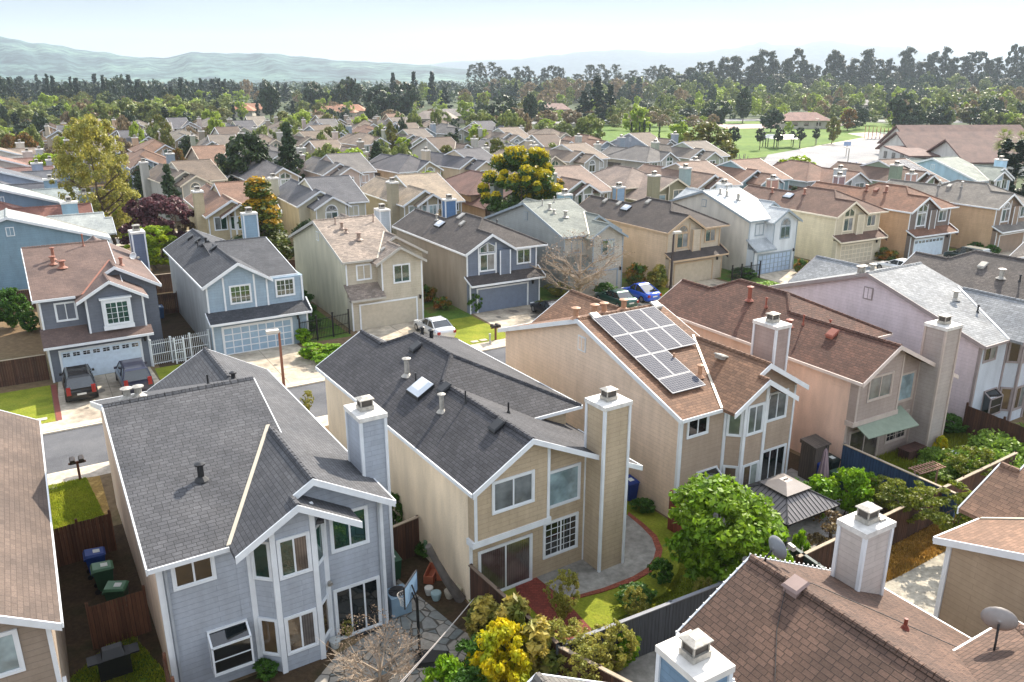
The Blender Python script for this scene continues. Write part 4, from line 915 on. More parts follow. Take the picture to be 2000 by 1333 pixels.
for ri, (y, face, x0, x1, nm) in enumerate(rowsd):
    n = int((x1-x0)/11.)
    for k in range(n+1):
        x = x0+k*11.0+random.uniform(-.4, .4); yy = y+bend(x)+random.uniform(-2.5, 2.5)
        kd = 'qp'[(k+ri) % 2]; ci = random.randrange(8); wi = random.randrange(8)
        if (ri, k) in ((0, 9), (1, 4), (2, 7), (4, 3), (5, 6)): continue
        lab = '%s roofed %s walled house, %s from left in %s' % (CN[ROOFS[ci]], CN[WALLS[wi]], ORD[k], nm)
        key = (kd, face, ci % 4, (wi+ci) % 3)
        rz = 31+random.choice((0, 0, 0, 0, 6, -6))-max(0, x-60)*.05
        loc = rw(x, yy)
        if ri >= 1 and key in PR:
            src, sc_, sw = PR[key]; lab = '%s roofed %s walled house, %s from left in %s' % (sc_, sw, ORD[k], nm)
            dup(src, loc, rz, 1., lab, 'houses of the '+nm)
        else:
            o = far_house(cnt, kd, face, ri % 2 == 0, ROOFS[ci], WALLS[wi], lab, loc, rz, 'houses of the '+nm); PR[key] = (o, CN[ROOFS[ci]], CN[WALLS[wi]])
        cnt += 1
# ---------------- vegetation ----------------
BARK = plain('bark', '#5a4a3c', .9, var=.3); BARKP = plain('pale_bark', '#9a8a78', .9, var=.2)
def htop(base, py):
    c, s = math.cos(PITCH), math.sin(PITCH); y = -(py-666.5)/1575.
    return CAM_H+base[1]*(-s+y*c)/(c+y*s)
def leafmesh(name, mat, centers, radii, n, size, rng, up=.3, flat=1., elong=1.5, droop=0.):
    centers = np.asarray(centers, float); radii = np.asarray(radii, float); K = len(centers)
    idx = rng.integers(0, K, n) if np.isscalar(n) else n
    d = rng.normal(size=(len(idx), 3)); d /= np.linalg.norm(d, axis=1)[:, None]
    rr = radii[idx]*(rng.random(len(idx))**.4)
    P = centers[idx]+d*rr[:, None]*np.array([1, 1, flat])
    nrm = d*.6+rng.normal(size=d.shape)*.5+np.array([0, 0, up]); nrm /= np.linalg.norm(nrm, axis=1)[:, None]
    t = rng.normal(size=d.shape); t[:, 2] -= droop; t -= nrm*(t*nrm).sum(1)[:, None]; t /= np.linalg.norm(t, axis=1)[:, None]
    b = np.cross(nrm, t); s = size*(.6+.8*rng.random(len(idx)))[:, None]
    V = np.stack([P-t*s*elong*.5, P-b*s*.45, P+t*s*elong*.5+nrm*s*.1, P+b*s*.45], 1).reshape(-1, 3)
    m = len(idx); me = bpy.data.meshes.new(name)
    me.vertices.add(4*m); me.vertices.foreach_set('co', V.ravel()); me.loops.add(4*m); me.loops.foreach_set('vertex_index', np.arange(4*m, dtype=np.int32))
    me.polygons.add(m); me.polygons.foreach_set('loop_start', np.arange(0, 4*m, 4, dtype=np.int32)); me.polygons.foreach_set('loop_total', np.full(m, 4, dtype=np.int32))
    me.update(); me.materials.append(mat); return me
def blob(rng, n, rx, ry, z0, z1, shape='round', edge=.75):
    C_ = []; Rr = []; sd = rng.random(3)*6.28
    for k in range(n):
        u = rng.random(); th = rng.random()*2*math.pi
        if shape == 'cone': u = u**.8; prof = (1-u)**.85*(.9+.2*rng.random())
        elif shape == 'column': prof = math.sin(math.pi*(.12+.86*u))**.45*(1-u*.55)
        elif shape == 'oval': prof = math.sin(math.pi*(.1+.85*u))**.6
        elif shape == 'spread': prof = (u*1.6)**.7 if u < .55 else math.sqrt(max(0, 1-((u-.55)/.5)**2))
        else: prof = math.sqrt(max(0, 1-(2*u-1)**2))
        q = edge+(1-edge)*rng.random() if rng.random() < .7 else rng.random()
        r = prof*q*(.84+.16*math.sin(2*th+sd[0])+.13*math.sin(3*th+sd[1]+4*u)+.1*math.sin(7*u+sd[2]+th))
        C_.append((rx*r*math.cos(th), ry*r*math.sin(th), z0+(z1-z0)*u))
        Rr.append(.35+.65*rng.random()**1.3)
    return np.array(C_), np.array(Rr)
def limbs(m, rng, H, r0, n, spread, z0=.3, z1=.85, sub=3, bend_=.15, wig=.25):
    top = (rng.normal()*.15*spread, rng.normal()*.15*spread, H*z1)
    m.tube([(0, 0, -.1), (rng.normal()*.03*H, rng.normal()*.03*H, H*z0), (top[0]*.6, top[1]*.6, H*(z0+z1)/2), top], [r0, r0*.75, r0*.45, r0*.12], 7)
    for k in range(n):
        a = 2*math.pi*(k+rng.random()*.6)/n; zz = H*(z0*.7+(z1-z0)*.55*rng.random()); L_ = spread*(.7+.4*rng.random())
        p0 = Vector((0, 0, zz)); p2 = Vector((math.cos(a)*L_, math.sin(a)*L_, zz+L_*(.5+.5*rng.random()))); p1 = p0.lerp(p2, .5)+Vector((rng.normal(), rng.normal(), rng.normal()))*wig*L_*.3
        m.tube([tuple(p0), tuple(p1), tuple(p2)], [r0*.5, r0*.3, r0*.08], 5)
        for j in range(sub):
            q0 = p1.lerp(p2, rng.random()*.8); a2 = a+rng.normal()*.9; l2 = L_*(.3+.35*rng.random())
            q2 = q0+Vector((math.cos(a2)*l2, math.sin(a2)*l2, l2*(.2+.9*rng.random()))); m.tube([tuple(q0), tuple(q0.lerp(q2, .5)+Vector((rng.normal(), rng.normal(), 0))*l2*.12), tuple(q2)], [r0*.18, r0*.12, r0*.04], 4)
            if sub > 3:
                for _ in range(3):
                    s0 = q0.lerp(q2, .3+.7*rng.random()); a3 = a2+rng.normal()*1.; l3 = l2*.5; s2 = s0+Vector((math.cos(a3)*l3, math.sin(a3)*l3, l3*rng.random())); m.tube([tuple(s0), tuple(s2)], [r0*.08, r0*.02], 3, False)
TP = {}
def tree_proto(kind, seed, mat, r, h, n, size, nclump, shape='round', z0=.25, rc=None, up=.3, bark=None, flat=.8, elong=1.5, sub=2, nl=5, hide=None, cname='crown', cat='tree', tname='tree', trunkr=None, edge=.75, droop=0., mat2=None, n2=0):
    rng = np.random.default_rng(seed); rc = rc or r*.3
    C_, R_ = blob(rng, nclump, r-rc*.6, r-rc*.6, h*z0+rc*.5, h-rc*.55, shape, edge)
    me = leafmesh(cname, mat, C_, R_*rc, n, size, rng, up, flat, elong, droop)
    root = bpy.data.objects.new(tname, None); C.objects.link(root); root['category'] = cat
    o = bpy.data.objects.new(cname, me); C.objects.link(o); o.parent = root
    if mat2:
        sel = C_[:, 2] > h*(z0+(1-z0)*.45); me2 = leafmesh('blossom', mat2, C_[sel]+np.array([0, 0, rc*.35]), R_[sel]*rc*.8, n2, size, rng, up, flat, elong)
        o2 = bpy.data.objects.new('blossom', me2); C.objects.link(o2); o2.parent = root
    m = MB(); limbs(m, rng, h, trunkr or h*.022, nl, r*.6, z0*.8, .8, sub); m.build('trunk' if cat == 'tree' else 'stem', bark or BARK, root)
    TP[kind] = (root, r, h, [True]); return root
def put(kind, loc, r, h, label, group=None, rz=None, ry=None):
    root, r0, h0, fresh = TP[kind]; sc = (r/r0, (ry or r)/r0, h/h0)
    rz = rz if rz is not None else random.uniform(0, 360)
    if fresh[0]:
        fresh[0] = False; root.location = (loc[0], loc[1], loc[2] if len(loc) > 2 else 0); root.scale = sc; root.rotation_euler = (0, 0, R(rz)); root['label'] = label
        if group: root['group'] = group
        return root
    o = dup(root, loc, rz, sc, label, group)
    if not group and 'group' in o: del o['group']
    return o
def putp(kind, px, pb, pt, wpx, label, group=None, z=0., ry=None):
    'tree whose foot is seen at px,pb and top at pt, wpx wide'
    b = at(px, pb); h = htop(b, pt); d = math.hypot(b[0], b[1]); return put(kind, b, wpx/2*math.hypot(b[1], CAM_H)/1640., h, label, group)
LM = leafmat
# kinds
tree_proto('citrus', 1, LM('citrus_leaf', '#648a1c', '#7e9a24', .4, .4), 2.4, 4.3, 24000, .135, 190, 'round', .1, .5, trunkr=.12)
tree_proto('bright', 2, LM('bright_leaf', '#6f9a1c', '#8fae22', .35, .4), 1.2, 2.2, 4500, .11, 70, 'round', .03, .32, cat='shrub', tname='shrub', cname='foliage', trunkr=.04)
tree_proto('green', 3, LM('green_leaf', '#3f6420', '#54792a', .35, .35), 1.2, 2., 4200, .11, 66, 'round', .03, .32, cat='shrub', tname='shrub', cname='foliage', trunkr=.04)
tree_proto('loquat', 4, LM('loquat_leaf', '#6f7a36', '#b8a44a', .4, .3), 1.2, 2.6, 3600, .17, 80, 'oval', .06, .32, cat='shrub', tname='shrub', cname='foliage', trunkr=.05, elong=2.2)
tree_proto('gold', 5, LM('gold_leaf', '#d6c01a', '#aab424', .3, .4), 1.8, 2.2, 11000, .12, 130, 'round', .06, .36, cat='shrub', tname='shrub', cname='foliage', trunkr=.05)
tree_proto('wispy', 6, LM('wispy_leaf', '#929444', '#a89e48', .4, .4), 1.6, 3., 6500, .08, 150, 'spread', .05, .26, cat='shrub', tname='shrub', cname='foliage', trunkr=.05, sub=5)
tree_proto('layered', 7, LM('layered_leaf', '#7e8426', '#5f6e22', .35, .4), 2.0, 3.6, 8000, .09, 90, 'spread', .25, .36, flat=.35, trunkr=.09, sub=4)
tree_proto('weeds', 8, LM('weed_leaf', '#6f8f30', '#86a040', .35, .4), 1.5, 1.2, 4200, .1, 90, 'round', .0, .4, cat='shrub', tname='shrub', cname='foliage', trunkr=.03)
tree_proto('blossom', 9, LM('brown_twig_leaf', '#6f5a40', '#8a7a50', .35, .3), 1.2, 2., 1500, .09, 30, 'round', .05, .3, cat='shrub', tname='shrub', cname='foliage', trunkr=.05, sub=5)
tree_proto('flower', 10, LM('bird_flower_leaf', '#4d6a2a', '#b0702a', .4, .3), 1.1, 1.8, 1800, .2, 24, 'round', .05, .34, cat='shrub', tname='shrub', cname='foliage', trunkr=.04, elong=2.4)
tree_proto('plum', 11, LM('plum_leaf', '#55343a', '#6a4448', .35, .3), 4., 6.5, 9000, .24, 80, 'round', .15, .9, trunkr=.16)
tree_proto('willow', 12, LM('spring_leaf', '#90904a', '#a89f48', .35, .45), 6., 15., 24000, .2, 330, 'oval', .12, .85, trunkr=.28, sub=6, nl=14, edge=.6)
tree_proto('topiary', 13, LM('juniper_leaf', '#4a5a1c', '#5a621c', .35, .3), 3., 9.6, 17000, .2, 110, 'cone', .02, .95, trunkr=.2, mat2=LM('juniper_gold', '#a8831c', '#b8941c', .3, .35), n2=7000)
tree_proto('bigyellow', 14, LM('big_dark_leaf', '#3f5a20', '#4b6424', .35, .3), 5.2, 11., 24000, .26, 120, 'oval', .04, 1.1, trunkr=.3, mat2=LM('big_yellow_leaf', '#c8b414', '#b3a81c', .3, .35), n2=15000)
tree_proto('lime', 15, LM('lime_leaf', '#9aa81c', '#86a028', .3, .45), 3., 6.5, 5200, .24, 55, 'round', .12, .75, trunkr=.14)
tree_proto('darkoak', 16, LM('dark_oak_leaf', '#26381a', '#3a4c20', .4, .2), 5.5, 10., 8500, .36, 90, 'round', .08, 1.3, trunkr=.3)
tree_proto('pine', 17, LM('pine_needle', '#33472a', '#425233', .35, .2), 3., 10., 6500, .3, 130, 'cone', .1, .62, trunkr=.2, flat=.5)
tree_proto('cypress', 18, LM('cypress_needle', '#1c2e1c', '#263a22', .35, .15), .9, 9., 2600, .22, 60, 'column', .02, .4, trunkr=.12, flat=1.4, edge=.6)
tree_proto('bare', 19, LM('bare_bud', '#96806a', '#7d6a58', .3, .3), 3.4, 6., 2600, .06, 260, 'round', .2, .5, bark=BARKP, trunkr=.16, sub=9, nl=18)
tree_proto('euc', 20, LM('gum_leaf', '#465240', '#62624e', .35, .2), 8., 30., 9500, .55, 130, 'oval', .1, 1.9, trunkr=.6, flat=.95, edge=.5)
tree_proto('euc2', 21, LM('gum_leaf', '#465240', '#62624e', .35, .2), 7., 32., 7500, .5, 80, 'oval', .2, 1.8, trunkr=.55, flat=.85, edge=.55)
tree_proto('fir', 22, LM('fir_needle', '#22352a', '#2e4030', .35, .15), 5., 18., 4200, .6, 120, 'cone', .06, 1.15, trunkr=.35, flat=.6)
tree_proto('broadfar', 23, LM('far_broad_leaf', '#66763a', '#858c48', .35, .3), 5., 9., 3000, .55, 55, 'round', .14, 1.3, trunkr=.25)
tree_proto('limefar', 24, LM('far_lime_leaf', '#8a9c34', '#9cae40', .3, .4), 4., 9., 2600, .5, 45, 'oval', .14, 1.1, trunkr=.22)
tree_proto('darkfar', 25, LM('far_dark_leaf', '#2e4028', '#3c4c30', .35, .15), 6., 10., 3600, .6, 60, 'round', .1, 1.6, trunkr=.3)
tree_proto('brownfar', 26, LM('far_brown_leaf', '#8a7656', '#7a6c50', .3, .3), 4.5, 8., 2400, .45, 60, 'round', .15, 1.2, trunkr=.22)
tree_proto('olive', 27, LM('olive_gold_leaf', '#77702c', '#5e6a2c', .35, .3), 4.5, 8., 6000, .3, 70, 'round', .1, 1.1, trunkr=.25)
tree_proto('orange', 28, LM('orange_leaf', '#8a5a24', '#5d5a22', .35, .3), 4.5, 8., 5200, .32, 70, 'round', .1, 1.1, trunkr=.25)
tree_proto('magnolia', 29, LM('magnolia_leaf', '#2c3a28', '#43503a', .35, .15), 3., 6.5, 1900, .38, 34, 'round', .38, .9, trunkr=.14)
# palm
def palm_proto():
    root = bpy.data.objects.new('palm_tree', None); C.objects.link(root); root['category'] = 'palm'
    m = MB(); m.tube([(0, 0, -.1), (.1, 0, 3), (.15, 0, 6.3)], [.32, .26, .24], 9); m.build('trunk', BARKP, root)
    rng = np.random.default_rng(3); m = MB()
    for k in range(46):
        a = rng.random()*6.28; el = -.9+2.1*rng.random(); L_ = 1.9; p = Vector((.15, 0, 6.4)); d = Vector((math.cos(a)*math.cos(el), math.sin(a)*math.cos(el), math.sin(el))); s = Vector((-math.sin(a), math.cos(a), 0))
        c = p+d*L_*.55
        for j in range(11):
            f = (j-5)/5*1.15; e = (d*math.cos(f)+s*math.sin(f))*L_*.55+Vector((0, 0, -.25*abs(f)-.15)); w_ = s*.05; m.face([tuple(c-w_), tuple(c+w_), tuple(c+e)])
        m.tube([tuple(p), tuple(c)], .02, 3, False)
    m.build('frond_crown', LM('palm_frond', '#7a8a3c', '#8f9250', .3, .3), root); TP['palm'] = (root, 2.6, 8., [True])
palm_proto()
random.seed(11)
# near yards
put('citrus', at(1405, 1152), 2.85, 4.75, 'round bright green citrus tree beside the gazebo')
for (px, py, z, k, r, h, lab) in ((1588, 1010, 0, 'bright', 1.2, 2.2, 'bright green shrub just in front of the gazebo corner'), (1655, 1010, 0, 'bright', 1.2, 2.6, 'lime green shrub between gazebo and blue fence'),
     (1690, 990, 0, 'bright', .65, 1.9, 'slim bright shrub beside the wooden trellis'), (1757, 1000, 0, 'bright', .65, 1.4, 'small bright shrub at foot of the navy fence'), (1545, 1015, 0, 'green', 1.2, 2., 'deep green shrub between citrus tree and gazebo'),
     (1620, 1085, 0, 'blossom', 1.3, 2.1, 'twiggy white flecked shrub left of the dish chimney'), (1765, 1045, 0, 'layered', 1.6, 2.6, 'yellow green layered tree right of the dish chimney'), (1855, 1085, 0, 'layered', 2.0, 3.3, 'thin trunked layered tree on the straw strip'),
     (1888, 960, 0, 'layered', 1.5, 2.4, 'olive green layered shrub beside the brown back fence'), (1885, 930, 0, 'weeds', 1.6, 1.5, 'leafy green shrub clump in the overgrown yard'), (1950, 905, 0, 'weeds', 2., 1.6, 'large weedy clump at right of overgrown yard'),
     (1990, 880, 0, 'weeds', 1.8, 1.4, 'weedy clump by the dark fence at right edge'), (1830, 930, 0, 'weeds', 1.4, .7, 'low weeds around the planter box'), (1905, 965, 0, 'bright', 1., 1.9, 'lime shrub by the right end of brown fence'), (1835, 890, 0, 'gold', .5, 1.2, 'yellow shrub beside the white board'),
     (1850, 845, 0, 'green', 1.2, 1.1, 'dark shrub right of the weathered chimney'), (1905, 835, 0, 'green', 1.3, 1., 'dark shrub beside the dark fence'), (1990, 800, 0, 'wispy', 2.2, 2.6, 'brownish wispy shrub at right edge'),
     (1000, 1285, 0, 'loquat', 1.0, 2.5, 'golden tipped loquat beside the brick path'), (945, 1260, 0, 'loquat', .9, 2.0, 'small loquat left of the golden tipped one'), (1110, 1330, 0, 'wispy', 1.25, 2.3, 'wispy olive shrub at fence corner'), (1195, 1320, 0, 'wispy', 1.0, 2.1, 'wispy shrub against the grey fence'),
     (985, 1352, 0, 'gold', 1.55, 2.7, 'bright golden leaved shrub at bottom of picture'), (1050, 1330, 0, 'loquat', 1.1, 2.4, 'golden tipped bush between yellow shrub and wispy shrub'), (1150, 1365, 0, 'wispy', 1.3, 2.4, 'wispy shrub at bottom of the fence corner'), (930, 1330, 0, 'green', 1.0, 1.7, 'dark green shrub left of the yellow shrub'), (1215, 1300, 0, 'bright', .7, 1.5, 'lime shrub at end of the grey fence'), (1725, 1010, 0, 'layered', 1.3, 2.0, 'layered shrub between lime shrubs and trellis'), (1935, 940, 0, 'weeds', 1.8, 1.7, 'bushy weeds along the brown fence'), (1820, 900, 0, 'weeds', 1.0, .8, 'weeds beside garden table'), (868, 1370, 0, 'bright', .8, 1.8, 'leggy green shrub left of the golden shrub'), (915, 1390, 0, 'green', 1., 1.6, 'green shrub at foot of the golden shrub'), (1100, 1215, 0, 'wispy', .8, 2.2, 'thin shrub at end of the brick path'),
     (1240, 1180, 0, 'green', .9, .8, 'low green shrub on lawn by grey fence'), (1290, 1140, 0, 'green', .6, 1.2, 'dark shrub under the citrus tree'), (1240, 1215, 0, 'wispy', .6, 1.5, 'shrub behind the grey fence'), (1375, 1200, 0, 'wispy', .6, 1.6, 'yellowish shrub hugging grey fence'),
     (768, 1040, 0, 'green', .75, 2., 'dark green bush between the first two near houses'), (835, 1085, 0, 'green', .7, .7, 'low plants by the stucco wall'), (1255, 1000, 0, 'green', .7, .7, 'dark shrub in the shaded side yard'), (520, 1320, 0, 'green', .6, .6, 'low shrub below the bay window'), (680, 1245, 0, 'wispy', .4, .8, 'pinkish plant at foot of bay window'),
     (1555, 1125, 0, 'bright', .5, 2.2, 'lime shoots behind the roof mounted dish'), (603, 805, 0, 'wispy', .5, 1.4, 'pale yellow street shrub behind the slate blue house')):
    put(k, at(px, py, z), r, h, lab)
b = put('bare', at(745, 1375), 2.0, 3.2, 'small nearly bare tree on the flagstone patio')
# far side of the street
for (px, py, k, r, h, lab) in ((592, 672, 'bright', .9, 1.3, 'round bush at corner of the gridded garage'), (612, 700, 'bright', 1.4, 1.2, 'lime green hedge clump beside the wide driveway'), (650, 700, 'bright', 1.3, 1.1, 'lime bush left of the black iron fence'), (630, 715, 'bright', .9, .9, 'small lime bush behind the charcoal roof'),
     (605, 645, 'green', 1.3, 1.2, 'dark hedge along the cream house side'), (596, 620, 'green', 1.3, 1.4, 'dark hedge midway along the cream house'), (588, 600, 'green', 1.3, 1.5, 'dark hedge near the back of the cream house'), (927, 612, 'green', .75, 1.9, 'clipped dark bush by the slate blue garage'),
     (835, 590, 'flower', 1., 1.6, 'flowering bush beside the taupe wall'), (865, 605, 'flower', .9, 1.2, 'orange tinged bush along the taupe wall'), (1242, 560, 'flower', 1.5, 2.4, 'orange flowering shrub right of the bare tree'), (1285, 565, 'loquat', 1.2, 2.4, 'dark shrub at foot of the street lamp'),
     (1268, 580, 'bright', 1., 1., 'clipped pale bush beside the blue car'), (1355, 575, 'bright', 1., 1.2, 'lime bush behind the dark brown roof'), (1500, 575, 'bright', 2., 1.2, 'lime ground shrubs before the white house'), (1450, 545, 'green', 1.6, 1.2, 'green shrub in front of iron fence'), (1565, 535, 'flower', 1., 1.6, 'pinkish shrub at corner of white house'),
     (1728, 508, 'flower', 1.5, 1.4, 'rusty red shrub beside the pale gridded garage'), (1795, 495, 'green', 1., 1.2, 'small green shrub left of the white strip garage'), (1905, 492, 'green', 1., 1.2, 'dark shrub under the orange tan wall'), (1935, 500, 'green', 1.2, 1.3, 'dark shrub at corner of last house'),
     (30, 640, 'green', 1.7, 3.4, 'leafy green shrub behind the dark blue grey house'), (62, 650, 'green', 1., 1.8, 'small shrub at the left yard'), (1060, 605, 'flower', .9, .9, 'red flowering shrub behind the dark car'), (1090, 580, 'wispy', 1.6, 1.3, 'dry brown shrub under the bare tree'), (1180, 580, 'green', 1.3, 1.4, 'dark shrub left of the green car'), (1030, 560, 'flower', 1.1, 1.2, 'orange berried shrub at corner of navy house')):
    put(k, at(px, py), r, h, lab)
put('bare', at(1128, 596), 5.0, 6.8, 'large bare branched tree in front of pale grey house')
putp('topiary', 520, 532, 350, 185, 'tall dark juniper with golden tips behind the light blue house')
putp('topiary', 770, 480, 395, 84, 'small golden tipped juniper between two chimneys')
putp('plum', 318, 505, 375, 185, 'dark red leaved plum tree')
putp('brownfar', 372, 490, 430, 60, 'pale pinkish shrub tree right of the plum tree')
putp('lime', 308, 528, 440, 130, 'lime green tree below the plum tree')
putp('willow', 212, 500, 222, 196, 'tall airy spring leaved tree towering over the left yards')
putp('lime', 250, 480, 400, 70, 'yellow green tree under the tall airy tree')
putp('pine', 340, 440, 318, 62, 'dark pine right of the tall airy tree')
putp('darkoak', 497, 405, 258, 150, 'large dark oak in the middle rows')
putp('pine', 572, 398, 236, 84, 'tall brownish green conifer beside the dark oak')
putp('lime', 612, 375, 315, 55, 'small lime tree left of grey bare tree')
putp('brownfar', 640, 372, 312, 60, 'grey brown leafless tree in the middle rows')
putp('lime', 693, 385, 288, 108, 'brilliant yellow green tree')
putp('bigyellow', 1024, 484, 290, 205, 'huge dark tree topped with yellow foliage', )
putp('topiary', 1090, 455, 352, 80, 'yellow topped side tree beside the huge one')
putp('green', 925, 442, 390, 80, 'bushy green mass left of the huge yellow topped tree'); putp('bright', 880, 440, 392, 50, 'yellow green shrub left of blue chimney')
putp('lime', 1268, 395, 368, 44, 'small lime tree behind the dark roofed peach house')
putp('lime', 1548, 402, 303, 130, 'round bright yellow tree in the right middle rows')
putp('olive', 1380, 345, 238, 135, 'big olive gold tree at edge of the park'); putp('lime', 1382, 330, 292, 36, 'small lime tree below the olive gold tree')
putp('limefar', 1322, 300, 235, 50, 'pale lime tree left of the olive gold tree')
putp('orange', 62, 350, 258, 70, 'orange brown leaved tree at left'); putp('orange', 25, 320, 262, 40, 'smaller orange brown tree at left edge')
putp('lime', 108, 395, 298, 92, 'lime tree behind the left column of houses'); putp('olive', 138, 420, 322, 74, 'olive tree beside left column'); putp('lime', 172, 470, 368, 84, 'yellow green tree near the white chimney')
for px, pt in ((1948, 268), (1970, 270), (1996, 262)): putp('cypress', px, 400, pt, 44, 'tall dark cypress at right edge with top near the palms', 'cypresses at right edge')
putp('palm', 1945, 372, 248, 60, 'left palm of the two above the cypresses'); putp('palm', 1978, 372, 252, 62, 'right palm of the two above the cypresses')
CYP = [(328, 275, 207, 22), (310, 285, 230, 14), (345, 236, 203, 10), (358, 234, 200, 12), (382, 233, 197, 13), (406, 231, 200, 11), (429, 243, 196, 12), (458, 240, 203, 11), (471, 236, 200, 11), (504, 230, 196, 11), (574, 235, 195, 12),
       (38, 275, 218, 20), (10, 270, 235, 12), (805, 300, 262, 9), (812, 300, 246, 10), (820, 300, 253, 12), (838, 295, 244, 6), (893, 305, 249, 14), (1232, 284, 238, 7), (1248, 278, 238, 6), (1257, 279, 232, 8), (1268, 276, 242, 6), (1287, 277, 240, 6)]
for i, (px, pb, pt, wv) in enumerate(CYP): putp('cypress', px, pb, pt, wv*1.15, 'narrow dark cypress standing among the far roofs', 'narrow dark cypresses among the far roofs')
MAG = [(1432, 293, 247, 34), (1483, 293, 249, 28), (1519, 290, 250, 28), (1545, 286, 255, 18), (1562, 289, 248, 26), (1592, 285, 249, 20)]
for px, pb, pt, wv in MAG: putp('magnolia', px, pb, pt, wv*1.1, 'dark round headed park tree on the lawn', 'row of round park trees')
putp('olive', 1624, 281, 228, 36, 'golden olive tree over the park picnic tables')
PK = [('darkfar', 1400, 250, 196, 54), ('darkfar', 1345, 240, 210, 46), ('darkfar', 1505, 258, 212, 42), ('orange', 1655, 256, 212, 32), ('darkfar', 1760, 258, 178, 56), ('darkfar', 1835, 255, 205, 50), ('darkfar', 1450, 240, 170, 36), ('limefar', 1240, 275, 200, 50),
      ('broadfar', 1150, 292, 222, 66), ('broadfar', 1100, 285, 236, 40), ('broadfar', 1060, 285, 238, 36), ('broadfar', 1010, 290, 230, 60), ('darkfar', 965, 285, 235, 30), ('broadfar', 940, 278, 214, 54), ('brownfar', 1000, 255, 210, 44), ('brownfar', 1068, 252, 215, 44), ('brownfar', 1115, 250, 214, 36),
      ('fir', 1165, 245, 150, 50), ('fir', 1140, 245, 178, 40), ('fir', 1190, 243, 165, 40), ('darkfar', 1035, 248, 178, 34), ('darkfar', 980, 250, 185, 60), ('fir', 870, 225, 170, 30), ('fir', 770, 215, 142, 24), ('fir', 810, 212, 140, 26), ('fir', 845, 212, 140, 28), ('darkfar', 745, 235, 165, 70), ('darkfar', 790, 235, 160, 60), ('darkfar', 680, 225, 150, 60),
      ('darkfar', 620, 225, 160, 46), ('darkfar', 530, 235, 160, 46), ('limefar', 1540, 262, 236, 16), ('limefar', 1435, 200, 180, 16), ('olive', 1895, 245, 208, 56), ('darkfar', 1945, 258, 212, 50), ('limefar', 905, 215, 184, 20), ('limefar', 1066, 210, 180, 26), ('limefar', 1095, 212, 182, 20), ('limefar', 560, 240, 222, 40), ('broadfar', 300, 260, 195, 60), ('broadfar', 255, 262, 190, 60), ('broadfar', 205, 270, 195, 60), ('broadfar', 350, 250, 192, 50), ('brownfar', 165, 265, 200, 50), ('limefar', 100, 240, 180, 36), ('broadfar', 60, 265, 205, 60), ('limefar', 400, 215, 175, 40)]
NMS = {'darkfar': 'dark broad crowned tree', 'olive': 'olive gold tree', 'orange': 'orange brown tree', 'limefar': 'light lime green tree', 'broadfar': 'mid green rounded tree', 'brownfar': 'brownish half bare tree', 'fir': 'dark pointed conifer'}
for k, px, pb, pt, wv in PK: putp(k, px, pb, pt, wv*1.3, NMS[k]+' beyond the far roofs', NMS[k]+'s beyond the roofs')
# scattered trees among the far rows
SMALL = []
random.seed(21)
for i in range(125):
    px = random.uniform(0, 1150) if i < 100 else random.uniform(0, 420); pb = random.uniform(242, 335)
    if 1180 < px and pb < 330: pb = random.uniform(300, 330) if px < 1330 else 999
    if pb > 400: continue
    k = random.choice(['broadfar', 'limefar', 'brownfar', 'limefar', 'broadfar', 'olive', 'darkfar'])
    if i % 5 in (1, 3): SMALL.append((k, px, pb, pb-random.uniform(26, 50), random.uniform(28, 50))); continue
    putp(k, px, pb, pb-random.uniform(26, 50)*(1+(pb-240)/95), random.uniform(30, 60), NMS[k]+' growing between the distant houses', NMS[k]+'s between distant houses')
for i in range(42):
    y = random.choice((57, 57, 118, 118, 118, 173, 173)); x = random.uniform(6, 110); k = random.choice(['lime', 'olive', 'broadfar', 'darkoak', 'brownfar', 'pine', 'broadfar']); h_ = random.uniform(4, 6.5) if y == 57 else random.uniform(5, 9)
    if y == 57 and 42 < x < 60: continue
    put(k, rw(x, y+bend(x)+random.uniform(-1.5, 1.5)), random.uniform(1.6, 2.4) if y == 57 else random.uniform(2.2, 3.8), h_, {'lime': 'lime green', 'olive': 'olive gold', 'broadfar': 'mid green', 'darkoak': 'dark', 'brownfar': 'brownish', 'pine': 'pointed dark'}[k]+' back garden tree between two house rows', 'back garden trees between house rows')
for i in range(44):
    px = random.uniform(60, 1180); pb = random.uniform(325, 410); k = random.choice(['lime', 'olive', 'broadfar', 'lime', 'darkoak', 'broadfar', 'orange'])
    X_, Y_ = wr(*at(px, pb)); Y_ -= bend(X_)
    if 66 < Y_ < 90 or Y_ < 52: continue
    putp(k, px, pb, pb-random.uniform(40, 72), random.uniform(36, 66), {'lime': 'lime yellow', 'olive': 'olive gold', 'broadfar': 'mid green', 'darkoak': 'dark green', 'orange': 'orange brown'}[k]+' bushy tree among the nearer rows', 'bushy trees among the nearer rows')
# tree belts: left conifers, centre mixed, right gum trees
for i in range(54):
    px = 1300+i*14+random.uniform(-7, 7); pt = 110+14*math.sin(i*1.3)+random.uniform(-8, 12)-(8 if px > 1750 else 0)+(22 if px < 1360 else 0); k = random.choice(['euc', 'euc', 'euc2'])
    putp(k, px, 196, pt, random.uniform(30, 50), 'tall gum tree in the right skyline row', 'tall gum trees of right skyline')
